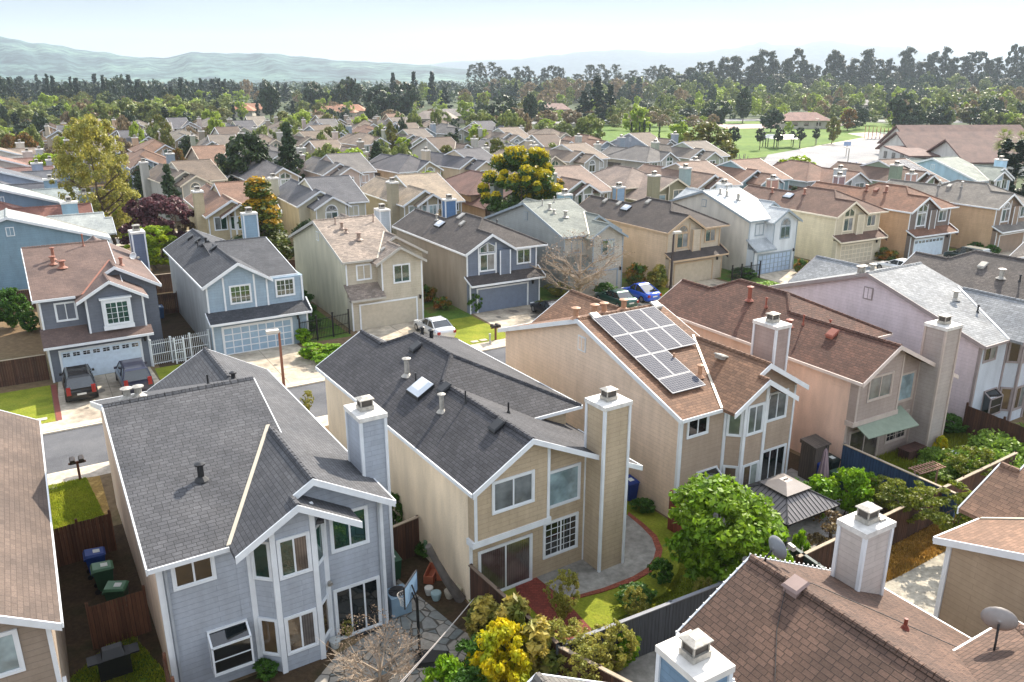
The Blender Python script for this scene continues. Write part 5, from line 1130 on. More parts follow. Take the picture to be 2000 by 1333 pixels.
# the smaller trees that melt together below the skyline
def mass(name, items, label):
    V = []; mats = []; MI = []
    for k, px, pb, pt, wv in items:
        root, r0, h0, _ = TP[k]; cr = [c for c in root.children if c.name.split('.')[0] == 'crown'][0].data
        n = len(cr.polygons)//2*4; v = np.zeros(len(cr.vertices)*3); cr.vertices.foreach_get('co', v); v = v.reshape(-1, 3)[:n]
        bb = at(px, pb); r = wv/2*math.hypot(bb[1], CAM_H)/1640.; h = htop(bb, pt); th = random.uniform(0, 6.28); c, s_ = math.cos(th), math.sin(th)
        q = v*np.array([r/r0, r/r0, h/h0]); q = np.stack([q[:, 0]*c-q[:, 1]*s_+bb[0], q[:, 0]*s_+q[:, 1]*c+bb[1], q[:, 2]], 1); V.append(q)
        mt = cr.materials[0]
        if mt not in mats: mats.append(mt)
        MI.append(np.full(n//4, mats.index(mt)))
    V = np.concatenate(V); MI = np.concatenate(MI).astype(np.int32); m = len(V)//4; me = bpy.data.meshes.new(name)
    me.vertices.add(4*m); me.vertices.foreach_set('co', V.ravel()); me.loops.add(4*m); me.loops.foreach_set('vertex_index', np.arange(4*m, dtype=np.int32))
    me.polygons.add(m); me.polygons.foreach_set('loop_start', np.arange(0, 4*m, 4, dtype=np.int32)); me.polygons.foreach_set('loop_total', np.full(m, 4, dtype=np.int32))
    for mt in mats: me.materials.append(mt)
    me.polygons.foreach_set('material_index', MI); me.update()
    o = bpy.data.objects.new(name, me); C.objects.link(o); o['kind'] = 'stuff'; o['label'] = label
IT = list(SMALL)
for i in range(70): IT.append((random.choice(['fir', 'fir', 'darkfar']), -40+i*7+random.uniform(-6, 6), random.uniform(200, 228), random.uniform(143, 172)+(8 if i > 45 else 0), random.uniform(26, 46)))
for i in range(34): IT.append((random.choice(['euc2', 'euc', 'euc2']), 925+i*11.5+random.uniform(-5, 5), 194, random.uniform(122, 150) if i > 4 else random.uniform(118, 130), random.uniform(26, 40)))
for i in range(46): pb = random.uniform(236, 256); IT.append((random.choice(['broadfar', 'olive', 'limefar', 'darkfar', 'brownfar']), random.choice((random.uniform(1170, 1400), random.uniform(1640, 1800), random.uniform(1480, 1640) if pb < 242 else random.uniform(1740, 1800))), pb, pb-random.uniform(26, 44), random.uniform(28, 50)))
for i in range(60): pb = random.uniform(215, 262); IT.append((random.choice(['broadfar', 'limefar', 'brownfar', 'darkfar', 'broadfar', 'olive']), random.uniform(1780, 2060), pb, pb-random.uniform(30, 56), random.uniform(34, 60)))
for i in range(70): pb = random.uniform(222, 250); IT.append((random.choice(['broadfar', 'limefar', 'broadfar', 'olive', 'darkfar']), random.uniform(-20, 480), pb, pb-random.uniform(30, 50), random.uniform(36, 62)))
for i in range(70):
    IT.append((random.choice(['fir', 'darkfar', 'darkfar', 'broadfar', 'brownfar']), 400+i*12+random.uniform(-8, 8), random.uniform(190, 208), random.uniform(153, 176), random.uniform(20, 40)))
for i in range(50):
    IT.append((random.choice(['darkfar', 'fir', 'darkfar']), -30+i*10+random.uniform(-8, 8), random.uniform(190, 204), random.uniform(150, 168), random.uniform(24, 44)))
for i in range(190):
    pb = random.uniform(200, 236); IT.append((random.choice(['broadfar', 'limefar', 'brownfar', 'darkfar', 'broadfar', 'limefar']), 1290+random.uniform(0, 740), pb, pb-random.uniform(26, 50), random.uniform(26, 48)))
for i in range(150):
    pb = random.uniform(206, 244); IT.append((random.choice(['broadfar', 'brownfar', 'darkfar', 'limefar', 'olive']), random.uniform(-20, 1280), pb, pb-random.uniform(22, 42), random.uniform(24, 50)))
for i in range(60):
    pb = random.uniform(186, 200); IT.append((random.choice(['darkfar', 'broadfar']), random.uniform(1000, 2040), pb, pb-random.uniform(20, 36), random.uniform(30, 50)))
for i in range(110): IT.append((random.choice(['darkfar', 'broadfar', 'darkfar', 'euc']), random.uniform(1290, 2050), random.uniform(195, 200), random.uniform(138, 168), random.uniform(34, 52)))
for i in range(60): IT.append((random.choice(['darkfar', 'broadfar', 'fir', 'brownfar']), random.uniform(920, 1300), random.uniform(195, 203), random.uniform(148, 170), random.uniform(30, 46)))
mass('distant_trees', IT, 'distant mixed trees melting together below the skyline')
# far woodland, too many to count, out to the foot of the hills
rng = np.random.default_rng(9); n = 2600; dd = 650+2300*rng.random(n)**1.3; aa = rng.uniform(-.72, .72, n)
cen = np.stack([np.tan(aa)*dd, dd, 3+5*rng.random(n)], 1); rad = 4.5+4.5*rng.random(n)
me = leafmesh('far_woodland', LM('woodland_leaf', '#33452e', '#4a5836', .4, .15), cen, rad, 52000, 2.6, rng, .4, .9)
o = bpy.data.objects.new('far_woodland', me); C.objects.link(o); o['kind'] = 'stuff'; o['label'] = 'distant hazy woodland covering the valley floor'
# lawn blades
def blades(name, pts, n, seed, mat, h=.07, label=None):
    rng = np.random.default_rng(seed); P = np.array(pts); c = P.mean(0); T = []
    k = len(pts); tri = rng.integers(0, k, n); u = rng.random((n, 2)); fl = u.sum(1) > 1; u[fl] = 1-u[fl]
    a = P[tri]; b_ = P[(tri+1) % k]; p = c+(a-c)*u[:, :1]+(b_-c)*u[:, 1:]
    z = .012; th = rng.random(n)*6.28; w_ = .03; hh = h*(.5+rng.random(n)); lx = rng.normal(size=n)*.03; ly = rng.normal(size=n)*.03
    V = np.stack([np.stack([p[:, 0]-np.cos(th)*w_, p[:, 1]-np.sin(th)*w_, np.full(n, z)], 1), np.stack([p[:, 0]+np.cos(th)*w_, p[:, 1]+np.sin(th)*w_, np.full(n, z)], 1), np.stack([p[:, 0]+lx, p[:, 1]+ly, z+hh], 1)], 1).reshape(-1, 3)
    me = bpy.data.meshes.new(name); me.vertices.add(3*n); me.vertices.foreach_set('co', V.ravel()); me.loops.add(3*n); me.loops.foreach_set('vertex_index', np.arange(3*n, dtype=np.int32))
    me.polygons.add(n); me.polygons.foreach_set('loop_start', np.arange(0, 3*n, 3, dtype=np.int32)); me.polygons.foreach_set('loop_total', np.full(n, 3, dtype=np.int32)); me.update(); me.materials.append(mat)
    o = bpy.data.objects.new(name, me); C.objects.link(o); o['kind'] = 'stuff'; o['label'] = label or 'short lawn grass'; return o
GB = LM('grass_blade', '#8f9c30', '#a3a83a', .3, .6)
blades('grass', [rw(14.2, -5.8), rw(21.3, -5.8), rw(21.3, -1), rw(19.8, -2.6), rw(17.5, -3.9), rw(14.6, -4.2)], 14000, 1, GB, .06, 'lawn grass by the curved patio')
blades('grass', [at(62, 958), at(168, 934), at(205, 1010), at(80, 1048)], 14000, 2, GB, .08, 'sunny lawn grass beside the street at left')
blades('grass', [at(130, 1333), at(250, 1230), at(340, 1333), at(330, 1480), at(90, 1480)], 9000, 3, GB, .09, 'shaded grass in the side passage')
blades('grass', [rw(32.8, -5.9), rw(42.3, -5.9), rw(42.3, .2), rw(32.8, -.9)], 26000, 4, GB, .22, 'long weedy grass of the overgrown yard')
SB = LM('straw_blade', '#b08c48', '#9a7a3a', .3, .2)
blades('straw', [at(1700, 1075), at(1900, 990), at(1985, 1000), at(1760, 1125), at(1690, 1150)], 9000, 5, SB, .09, 'dry straw mulch strip')
# ---------------- fences ----------------
RED = wood('redwood_boards', '#4f3527'); REDL = wood('lit_redwood', '#6a4632'); GREYF = wood('grey_fence_paint', '#4f545b', .16, .12); NAVY = wood('navy_fence_paint', '#2c4666', .16, .12); GRNF = wood('dark_green_fence', '#2f4040', .16, .12)  # REDL: lighter copy of the redwood boards, sunlight put into the colour
RAIL = plain('weathered_rail', '#a2937f', .85, var=.2)
def fence(label, p, q, h=1.8, mat=None, cap=True, capm=None, post=2.4, seed=0):
    rng = random.Random(seed); d = Vector((q[0]-p[0], q[1]-p[1])); L_ = d.length; ang = math.degrees(math.atan2(d.y, d.x))
    t = thing('fence', label, 'fence', (p[0], p[1], 0), ang); m = MB(); n = max(1, int(L_/.148))
    for k in range(n):
        a = L_*k/n; m.box(a, a+L_/n-.008, -.012+rng.uniform(-.004, .004), .012, .02, h+rng.uniform(-.015, .015)-(.02 if cap else 0))
    m.build('board_panel', mat, t)
    if cap: m = MB(); m.box(-.03, L_+.03, -.07, .07, h-.01, h+.03); m.build('cap_rail', capm or RAIL, t)
    m = MB(); m.box(0, L_, .012, .05, .3, .4); m.box(0, L_, .012, .05, h-.35, h-.26); m.build('rail', mat, t)
    k = int(L_/post)+1
    for i in range(k+1): m = MB(); a = L_*i/k; m.box(a-.05, a+.05, .014, .11, 0, h+.03+(.12 if not cap else 0)); m.build('post', mat, t)
    return t
F = lambda lab, a, b, **k: fence(lab, at(*a, k.get('h', 1.8)), at(*b, k.get('h', 1.8)), **k)
F('grey painted back fence beside the lawn and citrus tree', (1092, 1262), (1500, 1105), mat=GREYF, capm=plain('grey_cap', '#7d7f84', .7))
F('dark board fence running from stucco corner to the grey fence', (918, 1105), (1092, 1260), mat=RED, capm=plain('dark_cap', '#6a5a4c', .8))
fence('short dark board fence continuing behind the golden shrub', at(1094, 1264, 1.8), at(1250, 1345, 1.8), mat=RED)
F('brown back fence with pale cap behind the straw strip', (1560, 1088), (1985, 885), mat=RED)
F('dark green fence section beside the dish chimney', (1548, 1068), (1650, 1140), mat=GRNF, capm=plain('green_cap', '#6d7370', .8))
F('navy blue fence between gazebo yard and overgrown yard', (1648, 868), (1868, 965), mat=NAVY, capm=RAIL)
F('dark brown fence under the lilac house at right', (1888, 792), (2040, 850), mat=RED, cap=False)
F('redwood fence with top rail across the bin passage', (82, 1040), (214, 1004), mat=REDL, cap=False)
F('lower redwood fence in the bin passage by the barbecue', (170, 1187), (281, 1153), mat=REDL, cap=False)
F('dark redwood fence between first and second near houses', (752, 1036), (816, 1010), mat=RED)
F('small red wood fence panel left of the citrus tree', (1309, 965), (1352, 990), mat=wood('red_fence', '#7a3a26'), cap=False)
fence('dark brown fence left of the dark blue grey house', rw(-9.6, 35.8), rw(-2.2, 35.8), mat=RED, cap=True)
fence('dark fence between the two leftmost front houses', rw(6.2, 48.6), rw(8.3, 48.6), mat=RED, cap=False)
fence('long back fence behind the houses across the street', rw(-8, 56.4), rw(48, 56.4), mat=RED, cap=True, post=4.8)
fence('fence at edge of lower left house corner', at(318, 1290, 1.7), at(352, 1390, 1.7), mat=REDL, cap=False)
def iron(label, p, q, h, mat, sp=.13, spear=True, posts=3):
    d = Vector((q[0]-p[0], q[1]-p[1])); L_ = d.length; t = thing('iron_fence', label, 'fence', (p[0], p[1], 0), math.degrees(math.atan2(d.y, d.x)))
    m = MB(); n = int(L_/sp)
    for k in range(n+1):
        a = L_*k/n; m.box(a-.012, a+.012, -.012, .012, .08, h+(.1 if spear else 0))
        if spear: m.hexa([(a-.025, -.012, h+.1), (a+.025, -.012, h+.1), (a+.025, .012, h+.1), (a-.025, .012, h+.1), (a-.003, -.003, h+.2), (a+.003, -.003, h+.2), (a+.003, .003, h+.2), (a-.003, .003, h+.2)])
    for z in (.15, h*.5, h-.12): m.box(0, L_, -.018, .018, z, z+.04)
    m.build('bars', mat, t)
    for i in range(posts+1): m = MB(); a = L_*i/posts; m.box(a-.05, a+.05, -.05, .05, 0, h+.22); m.box(a-.07, a+.07, -.07, .07, h+.22, h+.27); m.build('post', mat, t)
    return t
iron('white iron fence with spear tops beside light blue house', at(300, 716), at(412, 694), 1.7, plain('white_iron', '#d7dde0', .4))
iron('black iron fence on the grass beside cream house', at(588, 672), at(683, 652), 1.75, BLACKM, spear=False)
iron('low black iron fence left of the white house', rw(57.3, 31.6), rw(61.2, 31.6), 1.5, BLACKM, spear=False)
iron('white picket gate behind the shaded garage corner', rw(5.8, 34.8), rw(6.4, 34.8), 1.6, plain('white_iron', '#d7dde0', .4), posts=1)

# ---------------- cars ----------------
TYRE = plain('tyre_rubber', '#18181a', .8); RIM = plain('alloy_rim', '#8f9296', .3, .8); CGL = glass('car_glass', '#1a2226', .03); TAIL = plain('tail_light', '#8a1410', .3); HEADL = plain('head_light', '#d5d8da', .15); PLATE = plain('plate', '#c9c9c4', .5)
def car(label, loc, rz, col, kind='sedan', rack=False, metal=.3, group=None):
    P = {'sedan': dict(L=4.6, W=1.78, belt=.92, roof=1.42, hood=1.15, ws=1.75, rf0=2.25, rf1=3.25, rg=4.0, tail=.98), 'suv': dict(L=4.6, W=1.85, belt=1.05, roof=1.72, hood=1.0, ws=1.35, rf0=1.95, rf1=4.25, rg=4.5, tail=1.05),
         'coupe': dict(L=4.35, W=1.75, belt=.88, roof=1.34, hood=1.15, ws=1.65, rf0=2.2, rf1=2.9, rg=4.1, tail=.95), 'van': dict(L=4.9, W=1.95, belt=1.05, roof=1.75, hood=.9, ws=1.1, rf0=2.0, rf1=4.45, rg=4.75, tail=1.1),
         'beetle': dict(L=4.1, W=1.72, belt=.92, roof=1.5, hood=1., ws=1.3, rf0=1.9, rf1=2.5, rg=3.75, tail=.95)}[kind]
    t = thing('parked_car', label, 'car', (loc[0], loc[1], loc[2] if len(loc) > 2 else .01), rz, group); L_, W_ = P['L'], P['W']
    paint = plain('paint_'+col.strip('#'), col, .28, metal, .03); paint.node_tree.nodes['Principled BSDF'].inputs['Coat Weight'].default_value = .7
    def loft(st, nm, mat, parent):
        m = MB(); rg = []
        for (x, hw, z0, z1, tum) in st:
            prof = [(-hw*.86, z0), (-hw, z0+(z1-z0)*.22), (-hw, z0+(z1-z0)*.62), (-hw*tum, z1-.03), (-hw*tum*.86, z1), (0, z1+.02), (hw*tum*.86, z1), (hw*tum, z1-.03), (hw, z0+(z1-z0)*.62), (hw, z0+(z1-z0)*.22), (hw*.86, z0)]
            rg.append([m.p((x, y, z)) for y, z in prof])
        for a, b in zip(rg, rg[1:]):
            for j in range(len(a)): m.ids([a[j], b[j], b[(j+1) % len(a)], a[(j+1) % len(a)]])
        m.ids(rg[0]); m.ids(rg[-1][::-1]); return m.build(nm, mat, parent, smooth=True)
    h = W_/2; bl = P['belt']; hz_ = bl-.13
    body = loft([(0, h*.72, .32, .58, .96), (.1, h*.9, .22, hz_-.12, .95), (.5, h*.99, .2, hz_-.03, .95), (P['hood'], h, .2, hz_+.06, .94), (P['ws'], h, .2, bl, .93), (P['rf1'], h, .2, bl+.03, .92), (P['rg'], h*.99, .2, P['tail'], .93), (L_-.12, h*.93, .25, P['tail']-.04, .92), (L_, h*.78, .34, P['tail']-.2, .95)], 'body', paint, t)
    gm = MB(); hw0, hw1 = h*.9, h*.72; x0 = P['hood']+.12; x1 = P['rg']+.02
    g_ = [(x0, -hw0, bl-.06), (x0, hw0, bl-.06), (x1, hw0, bl-.03), (x1, -hw0, bl-.03)]; tp = [(P['rf0'], -hw1, P['roof']-.05), (P['rf0'], hw1, P['roof']-.05), (P['rf1'], hw1, P['roof']-.05), (P['rf1'], -hw1, P['roof']-.05)]
    gm.prism(g_, tp); gm.build('glass_house', CGL, t)
    r = MB(); r.hexa([(P['rf0']-.06, -hw1-.02, P['roof']-.06), (P['rf0']-.06, hw1+.02, P['roof']-.06), (P['rf1']+.06, hw1+.02, P['roof']-.06), (P['rf1']+.06, -hw1-.02, P['roof']-.06), (P['rf0']+.12, -hw1*.86, P['roof']+.02), (P['rf0']+.12, hw1*.86, P['roof']+.02), (P['rf1']-.1, hw1*.86, P['roof']+.02), (P['rf1']-.1, -hw1*.86, P['roof']+.02)])
    for s in (-1, 1):
        r.tube([(x0, s*hw0, bl-.04), (P['rf0'], s*hw1, P['roof']-.04)], .035, 5); r.tube([(x1, s*hw0, bl), (P['rf1'], s*hw1, P['roof']-.04)], .04, 5)
        mx = (P['rf0']+P['rf1'])/2; r.tube([(mx, s*(hw0+.01), bl), (mx, s*(hw1+.01), P['roof']-.04)], .03, 4)
        if kind in ('suv', 'van'): r.tube([(mx+.95, s*(hw0+.01), bl), (mx+.85, s*(hw1+.01), P['roof']-.04)], .04, 4)
    r.build('roof', paint, t)
    for s in (-1, 1):
        for x in (.82, L_-.85):
            w_ = MB(); w_.tube([(x, s*(h-.2), .32), (x, s*(h+.01), .32)], .32, 16); wo = w_.build('wheel', TYRE, t); q = MB(); q.tube([(x, s*(h+.005), .32), (x, s*(h+.02), .32)], .2, 12); q.build('rim', RIM, wo)
        q = MB(); q.box(.03, .2, s*h*.62-.17, s*h*.62+.17, .56, .68); q.build('headlight', HEADL, t)
        q = MB(); zt = bl-.2 if kind != 'suv' else .75; q.box(L_-.1, L_+.015, s*h*.76-.12, s*h*.76+.12, zt-.1, zt+(.12 if kind in ('sedan', 'coupe', 'beetle') else .4)); q.build('tail_light', TAIL, t)
        q = MB(); q.box(P['ws']+.05, P['ws']+.25, s*(h+.02)-.08, s*(h+.02)+.08, bl+.02, bl+.14); q.build('mirror', paint, t)
    q = MB(); q.box(L_-.02, L_+.02, -.26, .26, .6, .72); q.build('plate', PLATE, t)
    if rack:
        q = MB()
        for s in (-1, 1): q.box(P['rf0']+.2, P['rf1']-.1, s*hw1*.85-.02, s*hw1*.85+.02, P['roof']+.02, P['roof']+.08)
        for k in range(7): a = P['rf0']+.25+k*.27; q.box(a, a+.03, -hw1*.85, hw1*.85, P['roof']+.04, P['roof']+.06)
        q.build('roof_rack', DKMETAL, t)
    return t
# rear-view cars point away from the camera: nose at +y of the grid
def carat(label, gx, gy, deg, col, kind, **k): car(label, (*rw(gx, gy), .012), YAW+deg, col, kind, **k)
carat('black people carrier with roof rack on the left driveway', -.55, 34.5, -90, '#15171a', 'suv', rack=True, metal=.5)
carat('dark purple blue hatchback beside the black people carrier', 2.6, 34.1, -89, '#2f3348', 'suv', metal=.5)
carat('silver white sedan before the beige garage door', 24.6, 33.9, -90, '#c9ccce', 'sedan', metal=.4)
carat('black coupe on the driveway of navy fronted house', 35.6, 33.6, -93, '#14161b', 'coupe', metal=.6)
carat('green sedan half hidden under the bare tree', 42.5, 33.4, -92, '#1c4a40', 'sedan', metal=.5)
carat('bright blue rounded coupe next to the green sedan', 45.6, 33.6, -90, '#0a4fc0', 'beetle', metal=.2)
carat('white sedan before the pale gridded garage', 75.6, 28.3, -90, '#d5d8da', 'sedan')
carat('dark green people carrier at the white strip garage', 86.6, 27.4, -90, '#2c3a38', 'suv', metal=.4)
random.seed(4)
for i in range(9):
    b = at(1100+i*24, 241+random.uniform(-1, 1)); car('car parked along the distant park road', (b[0], b[1], -.1), random.choice((0, 180))+5, random.choice(['#d9dadc', '#c9ccd0', '#b9bcc0']), 'sedan', group='cars parked along the distant park road')

# ---------------- street furniture and yard things ----------------
def lamp(label, loc, ang, h=4.6, col='#5d3c2c'):
    t = thing('street_lamp', label, 'street lamp', loc, ang); m = MB(); m.hexa([(-.09, -.09, 0), (.09, -.09, 0), (.09, .09, 0), (-.09, .09, 0), (-.06, -.06, h), (.06, -.06, h), (.06, .06, h), (-.06, .06, h)]); m.build('pole', plain('lamp_'+col.strip('#'), col, .6), t)
    m = MB(); m.box(-.75, .0, -.19, .19, h-.02, h+.17); m.box(-.1, .1, -.04, .04, h-.1, h); m.build('lamp_head', plain('lamp_head', '#c5bfb4', .5), t); m = MB(); m.box(-.68, -.1, -.15, .15, h-.05, h-.015); m.build('lens', plain('lamp_lens', '#8a8070', .3), t); return t
lamp('rust brown street lamp behind the slate blue house', at(558, 790), 25, 4.75, '#8a5a44')
lamp('dark street lamp before the peach sided house', at(1309, 570), 205, 5.6, '#3a3030')
def mailbox(label, loc, ang):
    t = thing('mailbox', label, 'mailbox', loc, ang); m = MB(); m.box(-.06, .06, -.06, .06, 0, 1.05); m.box(-.4, .4, -.05, .05, .95, 1.03); m.build('post', plain('mail_post', '#6a4030', .8), t)
    for s in (-.2, .2):
        m = MB(); m.prism([(s-.13, -.28, 1.03), (s+.13, -.28, 1.03), (s+.13, -.28, 1.17), (s+.08, -.28, 1.25), (s-.08, -.28, 1.25), (s-.13, -.28, 1.17)], [(s-.13, .28, 1.03), (s+.13, .28, 1.03), (s+.13, .28, 1.17), (s+.08, .28, 1.25), (s-.08, .28, 1.25), (s-.13, .28, 1.17)]); m.build('box', plain('mail_box', '#3a3330', .5, .3), t)
mailbox('double mailbox on a brown post by the left sunny lawn', at(157, 938), 31); mailbox('double mailbox by lawn before the navy fronted house', at(968, 664), 31)
m = MB(); m.box(-.06, .06, -.06, .06, 0, .8); m.box(-.08, .08, -.08, .08, .7, .82); o = m.build('utility_post', plain('post_grey', '#a5a8a0', .7), loc=(*at(957, 672), 0)); tag(o, 'short grey utility post beside a mailbox', 'post')
for px, py in ((58, 828), (82, 820), (927, 668), (944, 665), (100, 955)): m = MB(); m.box(-.28, .28, -.2, .2, 0, .03); o = m.build('meter_cover', SW, loc=(*at(px, py), .012), rz=31); tag(o, 'pale concrete meter cover set in the front lawn', 'meter cover', 'meter covers in the front lawns')
def bin_(label, loc, ang, col, lidc=None, name='wheelie_bin'):
    t = thing(name, label, 'bin', loc, ang); m = MB(); m.hexa([(-.25, -.28, .08), (.25, -.28, .08), (.25, .26, .08), (-.25, .26, .08), (-.31, -.36, 1.), (.31, -.36, 1.), (.31, .36, 1.), (-.31, .36, 1.)]); m.box(-.32, .32, .3, .42, .9, .98); m.build('body', plain('bin_'+col.strip('#'), col, .5), t)
    m = MB(); m.hexa([(-.33, -.4, .99), (.33, -.4, .99), (.33, .4, 1.02), (-.33, .4, 1.02), (-.28, -.32, 1.06), (.28, -.32, 1.06), (.28, .34, 1.12), (-.28, .34, 1.12)]); l_ = m.build('lid', plain('bin_'+(lidc or col).strip('#'), lidc or col, .45), t); m = MB(); m.hexa([(-.13, -.2, 1.065), (.13, -.2, 1.065), (.13, .05, 1.09), (-.13, .05, 1.09), (-.13, -.2, 1.08), (.13, -.2, 1.08), (.13, .05, 1.105), (-.13, .05, 1.105)]); m.build('sticker', plain('sticker', '#d5dad5', .6), l_)
    for s in (-1, 1): m = MB(); m.tube([(s*.24, .3, .1), (s*.3, .3, .1)], .1, 10); m.build('wheel', TYRE, t)
bin_('blue recycling bin nearest the fence in narrow passage', at(192, 1122), 121, '#123c8a'); bin_('green bin next to the blue recycling bin', at(207, 1150), 121, '#33593f', '#4a7a58'); bin_('green bin set apart in the narrow passage', at(234, 1190), 100, '#33593f', '#4a7a58')
bin_('green bin beside the air conditioner', at(766, 1130), 31, '#1f4a33'); bin_('dark green bin beside the navy fence', at(1633, 962), 31, '#173a2a'); bin_('dark bin behind the folded umbrella', at(1618, 930), 31, '#1c2a26'); bin_('blue bin left of the folded umbrella', at(1592, 935), 31, '#16337a'); bin_('blue bin deep in the shaded side yard', at(1228, 975), 31, '#16337a')
bin_('dark blue grey bin behind the silver sedan', rw(6.6, 47.5), 31, '#3a5a80')
# barbecue
t = thing('barbecue', 'covered black barbecue in the narrow passage', 'barbecue', at(228, 1318), 31); m = MB(); m.box(-.5, .5, -.28, .28, .1, .85); m.build('cart', BLACKM, t); m = MB(); m.prism([(-.36, -.28, .86), (.36, -.28, .86), (.36, .28, .86), (-.36, .28, .86)], [(-.3, -.12, 1.15), (.3, -.12, 1.15), (.3, .14, 1.15), (-.3, .14, 1.15)]); m.build('lid', DKMETAL, t); m = MB(); m.box(-.8, -.5, -.25, .25, .8, .85); m.box(.5, .8, -.25, .25, .8, .85); m.build('side_shelf', DKMETAL, t)
# air conditioner
t = thing('air_conditioner', 'grey air conditioner with round fan beside sliding door', 'air conditioner', at(778, 1195), 32); m = MB(); m.box(-.4, .4, -.38, .38, .08, .9); m.build('casing', plain('ac_casing', '#7f97a8', .5, .2), t); m = MB(); m.tube([(0, 0, .9), (0, 0, .94)], .33, 20)
for k in range(12): a = k*math.pi/6; m.box(-.01, .01, -.01, .01, .94, .95); m.tube([(0, 0, .95), (.34*math.cos(a), .34*math.sin(a), .95)], .008, 3)
m.build('fan_grille', DKMETAL, t)
# basketball hoop
hp0 = at(826, 1290); t = thing('basketball_hoop', 'portable basketball hoop on the flagstone patio', 'basketball hoop', hp0, 120)
m = MB(); m.hexa([(-.3, -.45, 0), (.95, -.35, 0), (.95, .35, 0), (-.3, .45, 0), (-.25, -.38, .2), (.85, -.25, .14), (.85, .25, .14), (-.25, .38, .2)]); m.build('base', BLACKM, t)
t.rotation_euler = (0, 0, R(5))
m = MB(); m.tube([(-.1, 0, .1), (-.12, 0, 2.6)], .05, 8); m.tube([(-.12, 0, 2.6), (-.28, .1, 3.05)], .03, 6); m.tube([(-.12, 0, 2.3), (-.28, .1, 2.75)], .03, 6); m.build('pole', BLACKM, t)
def qb(u, v, w_, C0=(-.3, .1, 2.85), A=(.35, .94)): n = (-A[1], A[0]); return (C0[0]+A[0]*u+n[0]*w_, C0[1]+A[1]*u+n[1]*w_, C0[2]+v)
def bbx(m, u0, u1, v0, v1, w0, w1): m.hexa([qb(u0, v0, w0), qb(u1, v0, w0), qb(u1, v0, w1), qb(u0, v0, w1), qb(u0, v1, w0), qb(u1, v1, w0), qb(u1, v1, w1), qb(u0, v1, w1)])
m = MB(); bbx(m, -.55, .55, -.38, .42, 0, .03); bd = m.build('backboard', plain('backboard', '#7f9bb5', .3), t)
m = MB()
for a in ((-.57, .57, -.4, -.36), (-.57, .57, .4, .44), (-.57, -.53, -.4, .44), (.53, .57, -.4, .44)): bbx(m, *a, -.005, .04)
m.build('frame', DKMETAL, bd); m = MB(); bbx(m, -.2, .2, -.25, -.22, .03, .036); bbx(m, -.2, .2, .05, .08, .03, .036); bbx(m, -.2, -.17, -.22, .05, .03, .036); bbx(m, .17, .2, -.22, .05, .03, .036); m.build('target_square', BLACKM, bd)
m = MB(); rc_ = Vector(qb(0, -.25, .28)); m.tube([tuple(rc_+Vector((.23*math.cos(a), .23*math.sin(a), 0))) for a in [k*math.pi/9 for k in range(19)]], .012, 5, False); m.build('rim', plain('rim_paint', '#a8a49e', .5), t)
m = MB()
for k in range(12):
    a = k*math.pi/6; b = a+math.pi/6; f = lambda an, r_, z: tuple(rc_+Vector((r_*math.cos(an), r_*math.sin(an), z)))
    m.tube([f(a, .23, 0), f(b, .18, -.15), f(a, .15, -.28), f(b, .14, -.4)], .006, 3, False); m.tube([f(b, .23, 0), f(a, .18, -.15), f(b, .15, -.28), f(a, .14, -.4)], .006, 3, False)
m.build('net', plain('net_white', '#d5d2cc', .8), t)
# clutter by the stucco wall
TC = plain('terracotta', '#a0583c', .8); 
def thing1(name, mb, mat, loc, rz, label, cat, group=None): o = mb.build(name, mat, loc=loc, rz=rz); return tag(o, label, cat, group)
m = MB(); m.tube([(0, 0, 0), (-.5, .15, .9), (-.85, .35, 1.7), (-1.15, .3, 2.5)], [.22, .17, .14, .13], 9); m.tube([(-.85, .35, 1.7), (-1.1, .7, 2.0)], [.09, .06], 7); thing1('dead_trunk', m, plain('grey_bark', '#5c5650', .9, var=.3), (*at(900, 1172), 0), 20, 'leaning dead grey tree trunk by the stucco wall', 'dead trunk')
for i, (px, py, s, lab) in enumerate(((843, 1128, .5, 'empty red planter crate by the dead trunk'), (862, 1120, .55, 'second red planter crate below the stucco wall'))):
    m = MB(); m.box(-s, s, -.2, .2, 0, .06); m.box(-s, s, -.2, -.16, .06, .35); m.box(-s, s, .16, .2, .06, .35); m.box(-s, -s+.04, -.16, .16, .06, .35); m.box(s-.04, s, -.16, .16, .06, .35); thing1('planter_crate', m, TC, (*at(px, py), .02), 80+i*15, lab, 'planter')
for i, (px, py, r_, lab, mt) in enumerate(((838, 1162, .17, 'white pot beside the red crates', '#c5c2ba'), (852, 1172, .2, 'pale blue jar beside the crates', '#8fa6a8'), (878, 1168, .2, 'pale stump slice by dead trunk', '#a39a8a'), (895, 1162, .2, 'round pale pot by the dead trunk', '#b0a890'), (655, 1265, .2, 'white plant pot below the bay window', '#b5b8b5'), (632, 1272, .2, 'brown basket below the bay window', '#8a6a4a'), (820, 1075, .13, 'white hanging pot by the hedge', '#d5d2cc'))):
    m = MB(); m.tube([(0, 0, 0), (0, 0, .2), (0, 0, .32), (0, 0, .34)], [r_*.7, r_, r_*1.05, r_*.8], 12); thing1('plant_pot', m, plain('pot_'+mt.strip('#'), mt, .7), (*at(px, py), .02), 0, lab, 'plant pot')
m = MB(); m.tube([(0, 0, 0), (0, 0, .9)], .13, 9); m.tube([(0, 0, .3), (.3, 0, .45), (.32, 0, .8)], .1, 8); m.tube([(0, 0, .4), (-.25, .1, .55), (-.26, .1, .9)], .09, 8); thing1('cactus', m, plain('cactus', '#5c7a5a', .7), (*at(845, 1092), 0), 30, 'blue green cactus by the stucco wall', 'cactus')
